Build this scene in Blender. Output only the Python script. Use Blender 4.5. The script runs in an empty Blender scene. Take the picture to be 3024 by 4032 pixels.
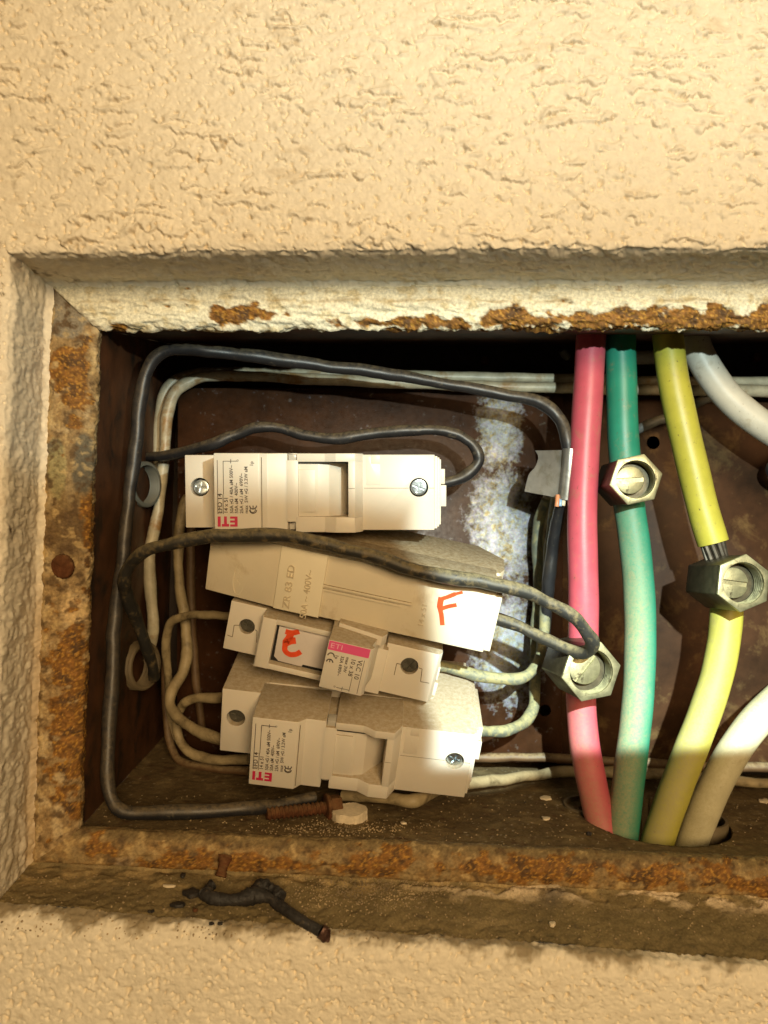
import bpy, bmesh, math, random
import numpy as np
from mathutils import Vector, Matrix, Euler
from mathutils.bvhtree import BVHTree
random.seed(7); rng = np.random.RandomState(11)
sc = bpy.context.scene
COL = sc.collection
F = 3000.0            # focal length in photo pixels
CX, CY = 1512.0, 2016.0
MM = 0.001

# ------------------------------------------------------------------ camera
cd = bpy.data.cameras.new('camera'); cam = bpy.data.objects.new('camera', cd); COL.objects.link(cam)
cd.sensor_fit = 'VERTICAL'; cd.sensor_height = 24.0; cd.lens = 24.0 * F / 4032.0
cd.clip_start = 0.01; cd.clip_end = 50
cam.location = (0, 0, 0); cam.rotation_euler = (math.pi / 2, 0, 0)
cd.dof.use_dof = True; cd.dof.focus_distance = 0.300; cd.dof.aperture_fstop = 9.0
sc.camera = cam
# ------------------------------------------------------------------ world and lamps
w = bpy.data.worlds.new('World'); sc.world = w; w.use_nodes = True
bg = w.node_tree.nodes['Background']; bg.inputs[0].default_value = (1.0, 0.74, 0.42, 1); bg.inputs[1].default_value = 0.045
sc.view_settings.view_transform = 'Standard'; sc.view_settings.look = 'None'
sc.view_settings.exposure = 0.0; sc.view_settings.gamma = 1.0

def lamp(name, kind, loc, target, energy, color, **kw):
    d = bpy.data.lights.new(name, kind); o = bpy.data.objects.new(name, d); COL.objects.link(o)
    o.location = Vector(loc) * MM
    v = (Vector(target) - Vector(loc)).normalized()
    o.rotation_euler = v.to_track_quat('-Z', 'Z').to_euler()
    d.energy = energy; d.color = color
    for k, x in kw.items(): setattr(d, k, x)
    return o
# warm ceiling lamp behind and above the photographer
lamp('warm_lamp', 'AREA', (190, -600, 210), (0, 300, 0), 7.9, (1.0, 0.71, 0.38), shape='DISK', size=0.34)
# cool torch beside the lens; an added mask, for an unseen blocker, cuts its beam (below, in the lamp's own directions)
TL_ = (78, 0, 62)
torch = lamp('torch', 'SPOT', TL_, (78, 300, 62), 11.8, (0.83, 1.0, 0.96), shadow_soft_size=0.0022, spot_size=math.radians(150), spot_blend=0.3)
torch.rotation_euler = (math.pi / 2, 0, 0)
def torch_nodes():
    d = torch.data; d.use_nodes = True; nt = d.node_tree; N = nt.nodes; L = nt.links
    em = N['Emission']
    tc = N.new('ShaderNodeTexCoord'); sp = N.new('ShaderNodeSeparateXYZ'); L.new(tc.outputs['Normal'], sp.inputs[0])
    def m(op, a, b=None, c=None):
        n = N.new('ShaderNodeMath'); n.operation = op
        for i, x in enumerate((a, b, c)):
            if x is None: continue
            if hasattr(x, 'type') and hasattr(x, 'is_output'): L.new(x, n.inputs[i])
            else: n.inputs[i].default_value = x
        return n.outputs[0]
    az = m('MAXIMUM', m('ABSOLUTE', sp.outputs[2]), 0.001)
    u = m('DIVIDE', sp.outputs[0], az); v = m('DIVIDE', sp.outputs[1], az)
    def ss(x, lo, hi):
        n = N.new('ShaderNodeMapRange'); n.interpolation_type = 'SMOOTHSTEP'; L.new(x, n.inputs[0])
        n.inputs[1].default_value = lo; n.inputs[2].default_value = hi; n.inputs[3].default_value = 0; n.inputs[4].default_value = 1
        return n.outputs[0]
    bottom = ss(m('ADD', v, m('MULTIPLY', ss(u, 0.03, -0.10), 0.035)), -0.512, -0.492)
    right = ss(m('ADD', u, m('MULTIPLY', ss(v, -0.42, -0.20), 0.03)), -0.208, -0.172)
    upper = ss(m('ADD', v, m('MULTIPLY', ss(u, -0.40, -0.15), 0.03)), -0.205, -0.135)
    cut = m('MULTIPLY', bottom, m('MAXIMUM', right, upper))
    # hot spot of the beam, low and right of its axis
    du = m('DIVIDE', m('SUBTRACT', u, 0.16), 0.50); dv = m('DIVIDE', m('SUBTRACT', v, -0.50), 0.24)
    r2 = m('ADD', m('MULTIPLY', du, du), m('MULTIPLY', dv, dv))
    hot = m('MULTIPLY', m('EXPONENT', m('MULTIPLY', r2, -1.0)), 1.65)
    wall = m('MULTIPLY', ss(u, -0.95, -0.25), m('ADD', m('MULTIPLY', ss(v, 0.10, 0.02), 0.30), m('MULTIPLY', ss(v, 0.01, 0.42), 0.105)))
    L.new(m('MULTIPLY', cut, m('ADD', hot, m('ADD', wall, 0.02))), em.inputs['Strength'])
torch_nodes()

# ------------------------------------------------------------------ helpers
def P(px, py, Y): return Vector(((px - CX) * Y / F, Y, (CY - py) * Y / F)) * MM
def Pm(px, py, Y): return ((px - CX) * Y / F, Y, (CY - py) * Y / F)
def tag(o, label=None, cat=None, group=None, kind=None):
    if label: o['label'] = label
    if cat: o['category'] = cat
    if group: o['group'] = group
    if kind: o['kind'] = kind
    return o
def link(name, me, m=None, parent=None):
    o = bpy.data.objects.new(name, me); COL.objects.link(o)
    if m is not None:
        me.materials.clear(); me.materials.append(m)
    if parent is not None: o.parent = parent
    return o
def empty(name, loc=(0, 0, 0), rot=(0, 0, 0)):
    o = bpy.data.objects.new(name, None); COL.objects.link(o); o.empty_display_size = 0.01
    o.location = loc; o.rotation_euler = rot; return o
def bm_obj(name, bm, m, parent=None, smooth=True):
    me = bpy.data.meshes.new(name); bm.to_mesh(me); bm.free()
    if smooth:
        me.polygons.foreach_set('use_smooth', [True] * len(me.polygons))
        me.set_sharp_from_angle(angle=math.radians(38))
    return link(name, me, m, parent)

# numpy gradient noise
_perm = rng.permutation(256); _perm = np.concatenate([_perm, _perm, _perm])
_g = rng.normal(size=(256, 3)); _g /= np.linalg.norm(_g, axis=1)[:, None]
def noise3(x, y, z):
    xi = np.floor(x).astype(np.int64); yi = np.floor(y).astype(np.int64); zi = np.floor(z).astype(np.int64)
    xf = x - xi; yf = y - yi; zf = z - zi
    u = xf * xf * xf * (xf * (xf * 6 - 15) + 10); v = yf * yf * yf * (yf * (yf * 6 - 15) + 10); q = zf * zf * zf * (zf * (zf * 6 - 15) + 10)
    xi &= 255; yi &= 255; zi &= 255
    res = 0
    for dx in (0, 1):
        wx = u if dx else 1 - u
        for dy in (0, 1):
            wy = v if dy else 1 - v
            for dz in (0, 1):
                wz = q if dz else 1 - q
                h = _perm[_perm[_perm[(xi + dx) & 255] + ((yi + dy) & 255)] + ((zi + dz) & 255)]
                g = _g[h]
                res = res + wx * wy * wz * (g[:, 0] * (xf - dx) + g[:, 1] * (yf - dy) + g[:, 2] * (zf - dz))
    return res * 1.5
def fbm(p, s, o=3, sx=1, sy=1, sz=1, off=0):
    r = 0; a = 1; t = 0
    for i in range(o):
        r = r + a * noise3(p[:, 0] / (s * sx) + off + 17 * i, p[:, 1] / (s * sy) + 31 + off, p[:, 2] / (s * sz) + off * 2)
        t += a; a *= .5; s *= .5
    return r / t
def pits(p, cell, seed, dens, rmin, rmax, sx=1.0):
    # sparse round dimples on a surface: cellular lookup in (x, y+z)
    a = p[:, 0] / (cell * sx); b = (p[:, 2] + p[:, 1] * .9) / cell
    ai = np.floor(a).astype(int); bi = np.floor(b).astype(int)
    out = np.zeros(len(a))
    tab = np.random.RandomState(seed).rand(4096, 4)
    for i in (-1, 0, 1):
        for j in (-1, 0, 1):
            h = ((ai + i) * 73 + (bi + j) * 179 + (ai + i) * (bi + j) * 7) & 4095
            t = tab[h]
            cx = ai + i + t[:, 0]; cz = bi + j + t[:, 1]
            r = rmin + (rmax - rmin) * t[:, 2]
            d = np.hypot((a - cx) * cell * sx, (b - cz) * cell) / r
            out = np.maximum(out, np.where(t[:, 3] < dens, np.clip(1 - d * d, 0, 1), 0) * (0.5 + .5 * t[:, 2]))
    return out
def sst(x, a, b):
    t = np.clip((x - a) / (b - a), 0, 1); return t * t * (3 - 2 * t)
def blob(px, py, cx, cy, rx, ry): return np.exp(-(((px - cx) / rx) ** 2 + ((py - cy) / ry) ** 2))
def mixc(c, m, col): return c * (1 - m[:, None]) + np.array(col)[None, :] * m[:, None]
def proj(p): return CX + p[:, 0] * F / p[:, 1], CY - p[:, 2] * F / p[:, 1]

# ------------------------------------------------------------------ materials
def mat(name, base=(0.5, 0.5, 0.5), rough=0.6, metal=0.0, attr=None, bumps=(), var=0.0, var_scale=300, spec=0.5, dust=None, coat=0, sss=0, glare_patches=None, stain=None, smoothdust=False):
    m = bpy.data.materials.new(name); m.use_nodes = True; nt = m.node_tree; N = nt.nodes; L = nt.links
    b = N['Principled BSDF']; b.inputs['Roughness'].default_value = rough; b.inputs['Metallic'].default_value = metal
    b.inputs['Specular IOR Level'].default_value = spec; b.inputs['Coat Weight'].default_value = coat
    if sss:
        b.inputs['Subsurface Weight'].default_value = sss; b.inputs['Subsurface Radius'].default_value = (.0015, .001, .0006); b.inputs['Subsurface Scale'].default_value = 1
    tc = N.new('ShaderNodeTexCoord')
    def noi(scale, detail=4, rg=.6, src='Object', dist=0):
        n = N.new('ShaderNodeTexNoise'); n.inputs['Scale'].default_value = scale; n.inputs['Detail'].default_value = detail; n.inputs['Roughness'].default_value = rg; n.inputs['Distortion'].default_value = dist
        L.new(tc.outputs[src], n.inputs['Vector']); return n
    def ramp(x, a, c, v0=0., v1=1.):
        n = N.new('ShaderNodeMapRange'); L.new(x, n.inputs[0]); n.inputs[1].default_value = a; n.inputs[2].default_value = c; n.inputs[3].default_value = v0; n.inputs[4].default_value = v1; return n.outputs[0]
    def mix(fac, A, B, t='MIX'):
        n = N.new('ShaderNodeMix'); n.data_type = 'RGBA'; n.blend_type = t
        if hasattr(fac, 'is_output'): L.new(fac, n.inputs[0])
        else: n.inputs[0].default_value = fac
        for i, c in ((6, A), (7, B)):
            if hasattr(c, 'is_output'): L.new(c, n.inputs[i])
            else: n.inputs[i].default_value = (*c, 1)
        return n.outputs[2]
    def mul(a, c):
        n = N.new('ShaderNodeMath'); n.operation = 'MULTIPLY'
        for i, x in enumerate((a, c)):
            if hasattr(x, 'is_output'): L.new(x, n.inputs[i])
            else: n.inputs[i].default_value = x
        return n.outputs[0]
    if attr:
        a = N.new('ShaderNodeAttribute'); a.attribute_name = attr; col = a.outputs['Color']
    else: col = mix(0, base, base)
    if var:
        f = ramp(noi(var_scale).outputs[0], .3, .7, 1 - var, 1 + var)
        cmb = N.new('ShaderNodeCombineColor'); [L.new(f, cmb.inputs[i]) for i in range(3)]
        col = mix(1.0, col, cmb.outputs[0], 'MULTIPLY')
    if stain:       # (colour, scale, lo, hi)
        for (sc_, s, lo, hi) in stain: col = mix(ramp(noi(s, 6, .7, dist=.4).outputs[0], lo, hi), col, sc_)
    rgh = None
    if dust:        # (colour, amount, scale): settled on faces that look up, thinned by noise
        dc, amt, s = dust[:3]
        g = N.new('ShaderNodeNewGeometry'); sp = N.new('ShaderNodeSeparateXYZ'); L.new(g.outputs['Normal'], sp.inputs[0])
        up = ramp(sp.outputs[2], dust[3] if len(dust) > 3 else -.1, .75)
        nn = ramp(noi(s, 6, .75).outputs[0], *( (-.10, .62) if smoothdust else (.33, .62)))
        fac = mul(mul(up, nn), amt)
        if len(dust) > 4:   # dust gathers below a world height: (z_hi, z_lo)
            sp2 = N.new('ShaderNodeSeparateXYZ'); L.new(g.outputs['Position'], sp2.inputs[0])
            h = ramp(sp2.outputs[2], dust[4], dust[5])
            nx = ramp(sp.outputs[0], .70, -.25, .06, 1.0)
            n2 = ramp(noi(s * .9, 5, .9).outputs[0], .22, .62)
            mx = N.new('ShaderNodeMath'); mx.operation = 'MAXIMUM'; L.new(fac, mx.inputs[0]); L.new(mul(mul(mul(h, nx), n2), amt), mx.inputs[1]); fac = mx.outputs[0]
        col = mix(fac, col, dc)
        L.new(ramp(fac, 0, 1, rough, .95), b.inputs['Roughness'])
        L.new(ramp(fac, 0, .6, metal, 0), b.inputs['Metallic'])
    if glare_patches:      # torch glare on worn zinc, painted as pale tinted blotches: (cx, cz, rx, rz)
        g = N.new('ShaderNodeNewGeometry'); sp = N.new('ShaderNodeSeparateXYZ'); L.new(g.outputs['Position'], sp.inputs[0])
        def ax(o_, c, r):
            n = N.new('ShaderNodeMath'); n.operation = 'SUBTRACT'; L.new(o_, n.inputs[0]); n.inputs[1].default_value = c
            q = mul(n.outputs[0], 1 / r); return mul(q, q)
        mk = None
        for (cx, cz, rx, rz) in glare_patches:
            a2 = N.new('ShaderNodeMath'); a2.operation = 'ADD'; L.new(ax(sp.outputs[0], cx, rx), a2.inputs[0]); L.new(ax(sp.outputs[2], cz, rz), a2.inputs[1])
            e = ramp(a2.outputs[0], 1.3, 0.1)
            if mk is None: mk = e
            else:
                mm_ = N.new('ShaderNodeMath'); mm_.operation = 'MAXIMUM'; L.new(mk, mm_.inputs[0]); L.new(e, mm_.inputs[1]); mk = mm_.outputs[0]
        ad = N.new('ShaderNodeMath'); ad.operation = 'ADD'; L.new(noi(260, 5, .7).outputs[0], ad.inputs[0]); L.new(mul(mk, .41), ad.inputs[1])
        fac = ramp(ad.outputs[0], .62, 1.08)
        hue = N.new('ShaderNodeValToRGB'); L.new(noi(260, 7, .8, dist=.5).outputs[0], hue.inputs[0])
        cr = hue.color_ramp; cr.elements[0].position = .30; cr.elements[0].color = (.62, .45, .16, 1); cr.elements[1].position = .72; cr.elements[1].color = (.55, .50, .35, 1)
        for ps, c in ((.42, (.72, .66, .40, 1)), (.50, (.60, .74, .80, 1)), (.55, (.50, .50, .72, 1)), (.63, (.6, .62, .45, 1))):
            e = cr.elements.new(ps); e.color = c
        col = mix(mul(fac, .85), col, hue.outputs[0])
        L.new(mul(fac, .40), b.inputs['Metallic'])
        L.new(ramp(noi(400, 3).outputs[0], .3, .7, .30, .50), b.inputs['Roughness'])
    L.new(col, b.inputs['Base Color'])
    prev = None
    for (s, strength, dist, det) in bumps:
        bp = N.new('ShaderNodeBump'); bp.inputs['Strength'].default_value = strength; bp.inputs['Distance'].default_value = dist * MM
        L.new(noi(s, det, .6).outputs[0], bp.inputs['Height'])
        if prev: L.new(prev, bp.inputs['Normal'])
        prev = bp.outputs[0]
    if prev: L.new(prev, b.inputs['Normal'])
    return m

DUST = (0.30, 0.22, 0.11)
M = {}
M['plaster'] = mat('painted_plaster', attr='Col', rough=.62, spec=.35, bumps=((650, .55, .5, 5),), var=.07, var_scale=500)
M['frame'] = mat('rusted_painted_steel', attr='Col', rough=.72, spec=.35, bumps=((700, .7, .5, 6), (2600, .4, .15, 3)), var=.28, var_scale=900)
M['ledge'] = mat('dirty_ledge', attr='Col', rough=.85, spec=.2, bumps=((900, .6, .4, 6), (3000, .5, .15, 3)), var=.25, var_scale=1200)
M['box'] = mat('brown_lacquered_steel', (.085, .032, .012), rough=.5, spec=.4, bumps=((500, .3, .2, 5),), var=.45, var_scale=70, dust=((.12, .075, .03), .75, 200), stain=(((.02, .012, .008), 45, .52, .62),))
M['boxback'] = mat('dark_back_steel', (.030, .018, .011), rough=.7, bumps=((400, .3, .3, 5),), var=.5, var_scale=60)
M['plate'] = mat('brown_mounting_steel', (.042, .017, .007), rough=.42, spec=.22, bumps=((240, .25, .25, 7), (1800, .12, .06, 3)), var=.35, var_scale=90,
                 glare_patches=((0.059, 0.043, .014, .028), (0.060, -0.008, .020, .038), (0.063, -0.070, .021, .034)))
M['plate2'] = mat('brown_mounting_steel_right', (.052, .023, .010), rough=.5, spec=.2, bumps=((240, .25, .25, 7), (1800, .15, .08, 3)), var=.35, var_scale=80,
                  stain=(((.15, .09, .035), 60, .55, .72), ((.35, .27, .18), 330, .70, .76)))
PL = (.70, .62, .50)
M['plastic'] = mat('cream_thermoplastic', (.66, .60, .50), rough=.42, spec=.45, bumps=((2500, .08, .05, 2),), var=.03, var_scale=60, dust=((.29, .21, .105), .85, 520, .32), smoothdust=True, sss=.15)
M['plastic2'] = mat('ivory_thermoplastic', (.66, .58, .43), rough=.45, spec=.45, bumps=((2200, .12, .06, 3),), var=.04, var_scale=60, dust=((.19, .13, .055), .92, 480, .25), smoothdust=True, sss=.12,
                    stain=(((.45, .34, .19), 55, .58, .80),))
M['label_panel'] = mat('paler_ivory_thermoplastic', (.78, .70, .52), rough=.5, var=.04, var_scale=70)
M['plastic3'] = mat('pale_lilac_plastic', (.62, .56, .52), rough=.5, var=.05, var_scale=80, stain=(((.4, .3, .2), 400, .68, .75),))
M['clear'] = mat('grey_plastic', (.45, .42, .36), rough=.25)
M['seam'] = mat('dark_seam', (.16, .12, .07), rough=.8)
M['gap_shade'] = mat('black_gap_shade', (.01, .009, .008), rough=.8)  # near-black puts the shade of crevices and screw wells into the colour
M['zinc'] = mat('zinc_plated_screw', (.55, .62, .66), rough=.34, metal=1.0, bumps=((900, .3, .15, 3),), var=.2, var_scale=500)
M['dull_shaded_zinc'] = mat('dull_shaded_screw', (.16, .15, .12), rough=.5, metal=.8, bumps=((900, .3, .15, 3),), var=.3, var_scale=400)  # dull metal, also the shaded copy of the zinc screw
M['print'] = mat('grey_print', (.085, .065, .05), rough=.6)
M['printred'] = mat('crimson_print', (.50, .015, .07), rough=.5)
M['pink_strip'] = mat('pink_print_strip', (.75, .10, .26), rough=.45)
M['marker'] = mat('red_marker_ink', (.72, .075, .02), rough=.45, var=.2, var_scale=300)
M['emboss'] = mat('embossed_ivory', (.55, .46, .31), rough=.5)
def wire_mat(name, c, amt=.8, rough=.42, dc=DUST, **k):
    return mat(name, c, rough=rough, spec=.5, bumps=((350, .25, .25, 5), (1800, .2, .1, 3)), var=.25, var_scale=160, dust=(dc, amt, 420, -.2), **k)
M['black'] = wire_mat('black_rubber', (.018, .018, .020), .45, .40, stain=(((.10, .085, .06), 240, .60, .72),))
M['blackdusty'] = wire_mat('dusty_black_rubber', (.022, .021, .018), .9, .5, (.25, .20, .10), stain=(((.16, .12, .06), 200, .52, .68),))
M['cream'] = wire_mat('cream_pvc', (.46, .42, .30), .6, .4, stain=(((.30, .17, .06), 70, .52, .66),))
M['beige'] = wire_mat('beige_pvc', (.34, .27, .15), .7, .5, stain=(((.12, .09, .045), 90, .50, .65),))
M['olive'] = wire_mat('olive_dusty_pvc', (.12, .13, .10), 1.0, .55, (.36, .33, .16), stain=(((.28, .25, .12), 240, .47, .62),))
M['brownwire'] = wire_mat('brown_pvc', (.10, .055, .025), .8, .5)
M['greywire'] = wire_mat('grey_pvc', (.13, .135, .125), .5, .5)
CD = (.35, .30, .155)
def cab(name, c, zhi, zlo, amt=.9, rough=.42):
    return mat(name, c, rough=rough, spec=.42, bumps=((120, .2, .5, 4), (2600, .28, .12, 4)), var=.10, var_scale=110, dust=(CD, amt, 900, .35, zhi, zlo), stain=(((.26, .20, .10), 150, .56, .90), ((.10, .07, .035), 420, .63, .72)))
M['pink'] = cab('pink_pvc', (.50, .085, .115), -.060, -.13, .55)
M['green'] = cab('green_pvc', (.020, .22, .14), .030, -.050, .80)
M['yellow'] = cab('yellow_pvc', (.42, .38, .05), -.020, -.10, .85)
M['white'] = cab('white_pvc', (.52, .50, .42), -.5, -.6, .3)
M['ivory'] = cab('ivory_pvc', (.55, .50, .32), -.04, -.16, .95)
M['brass'] = mat('dull_brass_nickel', (.30, .275, .16), rough=.45, metal=.8, bumps=((260, .35, .3, 5), (1500, .3, .12, 3)), var=.35, var_scale=240, dust=((.30, .27, .12), .5, 300, .1), stain=(((.07, .055, .03), 200, .58, .68),))
M['brassdark'] = mat('dark_brass', (.085, .07, .04), rough=.45, metal=.6, bumps=((260, .4, .3, 5),), var=.4, var_scale=240)  # darker copy of the brass for barrel sides and bore
M['tin'] = mat('grey_sheet_metal', (.42, .41, .38), rough=.34, metal=.75, bumps=((160, .3, .4, 4),), var=.2, var_scale=130, stain=(((.30, .28, .22), 140, .5, .7), ((.06, .05, .04), 500, .68, .74)))
M['strand'] = mat('dull_copper_strand', (.12, .10, .075), rough=.45, metal=.8, var=.3, var_scale=400)
M['rust'] = mat('rust_iron', (.10, .038, .016), rough=.9, spec=.15, bumps=((500, .8, .5, 6), (2200, .5, .2, 3)), var=.45, var_scale=300, dust=((.22, .14, .06), .5, 400))
M['char'] = mat('charred_rubber', (.022, .019, .017), rough=.6, bumps=((300, .9, .8, 6), (1500, .6, .3, 4)), var=.5, var_scale=300, stain=(((.12, .085, .045), 300, .58, .72),))
M['chalk'] = mat('chalky_plaster', (.66, .55, .38), rough=.9, bumps=((700, .6, .3, 5),), var=.12, var_scale=500)
M['grit'] = mat('grit', (.30, .22, .12), rough=.9, var=.55, var_scale=120)
M['conduit'] = mat('corrugated_conduit_plastic', (.15, .115, .065), rough=.6, var=.2, var_scale=90, dust=((.14, .10, .05), .7, 200, -.2), sss=.1)
M['conduitblue'] = mat('pale_conduit_plastic', (.13, .13, .105), rough=.6, var=.2, var_scale=90, dust=((.2, .14, .07), .5, 200, .2), sss=.1)
M['copper'] = mat('burnt_copper_end', (.10, .05, .035), rough=.45, metal=.6, bumps=((900, .8, .3, 4),), var=.4, var_scale=500)

# ------------------------------------------------------------------ ring surfaces round the opening
def loop(tl, tr, bl, br, Y):
    return [np.array(Pm(*c, Y)) for c in (tl, tr, bl, br)]
def off(lp, d, dY=0):
    s = ((-d, d), (0, d), (-d, -d), (0, -d))
    return [p + np.array((a, dY, b)) for p, (a, b) in zip(lp, s)]
def sec(lp, k): return [p.copy() for p in lp]
EDGE = loop((50, 1003), (4200, 972), (-45, 3590), (4200, 3905), 255)
R1 = loop((192, 1118), (4200, 1108), (118, 3405), (4200, 3600), 287)
F3 = loop((388, 1297), (4200, 1288), (312, 3262), (4200, 3440), 290)
def farloop(tl, tr, bl, br): return loop(tl, tr, bl, br, 255)
FAR0 = farloop((-1500, -1500), (4200, -1500), (-1500, 5600), (4200, 5600))
FAR1 = farloop((-70, -40), (4200, -40), (-160, 4100), (4200, 4130))

def ring(loops, segs, legs, disp, colour, name, m, parent=None, cells=4.3):
    """loops: corner loops, segs[i]: rows between loop i and i+1; legs: which of top, left, bottom."""
    verts = []; faces = []; base = 0; grids = {}
    rows = []
    for i in range(len(loops) - 1):
        for k in range(segs[i]):
            t = k / segs[i]; rows.append([a * (1 - t) + b * t for a, b in zip(loops[i], loops[i + 1])])
    rows.append(loops[-1]); nr = len(rows)
    tx = np.concatenate([np.linspace(0, .735, int(3040 / cells)), np.linspace(.735, 1, 130)[1:]])
    ty = np.linspace(0, 1, int(2560 / cells))
    for leg in ('top', 'left', 'bottom'):
        if leg not in legs: continue
        a, b, t = {'top': (0, 1, tx), 'left': (0, 2, ty), 'bottom': (2, 3, tx)}[leg]
        G = np.array([r[a][None, :] * (1 - t[:, None]) + r[b][None, :] * t[:, None] for r in rows])   # nr, nc, 3
        dr = np.gradient(G, axis=0); dc = np.gradient(G, axis=1)
        n = np.cross(dr, dc); n /= np.linalg.norm(n, axis=2)[..., None] + 1e-9
        if leg == 'left': n = -n
        if leg == 'top': pass
        if leg == 'bottom': n = -n
        # make normals face the viewer side
        flip = np.sign(-(n * G).sum(axis=2)); flip[flip == 0] = 1; n = n * flip[..., None]
        # smooth the normals across profile bends
        for _ in range(2): n[1:-1] = (n[:-2] + 2 * n[1:-1] + n[2:]) / 4
        n /= np.linalg.norm(n, axis=2)[..., None] + 1e-9
        Pf = G.reshape(-1, 3); h, lat = disp(Pf, n.reshape(-1, 3), leg)
        D = (Pf + n.reshape(-1, 3) * h[:, None] + lat).reshape(G.shape)
        grids[leg] = (G, D)
    if 'top' in grids and 'left' in grids:
        A = grids['top'][1]; B = grids['left'][1]; av = (A[:, 0] + B[:, 0]) / 2; A[:, 0] = av; B[:, 0] = av
    if 'left' in grids and 'bottom' in grids:
        A = grids['left'][1]; B = grids['bottom'][1]; av = (A[:, -1] + B[:, 0]) / 2; A[:, -1] = av; B[:, 0] = av
    V = []; FC = []; C = []; b0 = 0
    for leg, (G, D) in grids.items():
        nr_, nc = G.shape[:2]
        idx = np.arange(nr_ * nc).reshape(nr_, nc) + b0
        q = np.stack([idx[:-1, :-1], idx[1:, :-1], idx[1:, 1:], idx[:-1, 1:]], axis=-1).reshape(-1, 4)
        if leg == 'left': q = q[:, ::-1]
        FC.append(q); V.append(D.reshape(-1, 3)); C.append(colour(G.reshape(-1, 3), D.reshape(-1, 3), leg)); b0 += nr_ * nc
    V = np.concatenate(V) * MM; FC = np.concatenate(FC); C = np.concatenate(C)
    return grid_mesh(name, V, FC, C, m, parent)
def grid_mesh(name, V, FC, C, m, parent=None):
    me = bpy.data.meshes.new(name)
    me.vertices.add(len(V)); me.vertices.foreach_set('co', V.astype(np.float32).ravel())
    me.loops.add(FC.size); me.loops.foreach_set('vertex_index', FC.astype(np.int32).ravel())
    me.polygons.add(len(FC)); me.polygons.foreach_set('loop_start', np.arange(0, FC.size, 4, dtype=np.int32))
    me.update(calc_edges=True); me.validate()
    me.polygons.foreach_set('use_smooth', np.ones(len(me.polygons), dtype=bool))
    if C is not None:
        at = me.color_attributes.new('Col', 'FLOAT_COLOR', 'POINT')
        at.data.foreach_set('color', np.concatenate([np.clip(C, 0, 1), np.ones((len(C), 1))], axis=1).astype(np.float32).ravel())
    me.update()
    return link(name, me, m, parent)

CREAM = np.array((.79, .71, .56))
def wall_disp(p, n, leg):
    px, py = proj(p)
    front = sst(np.abs(n[:, 1]), .5, .9)
    h = .45 * fbm(p, 9, 3, 1.6) + .42 * fbm(p, 2.6, 3, 1.3) + .18 * fbm(p, 1.2, 2) - .14 * sst(np.abs(fbm(p, 4.0, 3, 1.5, off=44)), .07, .0)
    q = p + np.stack([fbm(p, 2, 2, off=3), 0 * p[:, 0], fbm(p, 2, 2, off=6)], axis=1) * 1.5
    pt = pits(q, 2.7, 3, .62, .45, .85) * 1.15 + pits(q, 4.4, 9, .6, .6, 1.15, 1.25) * 1.4
    h = h * 1.15 - pt * (.35 + .85 * front)
    # drag tears: small overhanging steps running sideways
    if leg == 'top':
        t = p[:, 2] / 4.6 + 1.6 * fbm(p, 26, 3, 1.2) + .75 * fbm(p, 4.5, 3)
        fr = t - np.floor(t)
        mk = sst(fbm(p, 7, 3, 1.8, off=5), .02, .22)
        h = h + mk * 1.15 * (sst(fr, .0, .10) * (1 - sst(fr, .10, .95))) * front
        h = h - (1 - front) * (.9 * np.abs(fbm(p, 2.6, 3, 5.0)) + .4 * fbm(p, 7, 2, 3.0))
    if leg == 'left':
        h = h + .5 * fbm(p, 4, 3, 1, 1, 4.5) + .3 * fbm(p, 1.6, 2, 1, 1, 3)
    lat = np.zeros_like(p)
    e = 1.5 * fbm(p, 14, 3) + 1.0 * fbm(p, 3.5, 3)
    lat[:, 2] = e if leg != 'left' else 0; lat[:, 0] = e if leg == 'left' else 0
    return h, lat * .8
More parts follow.
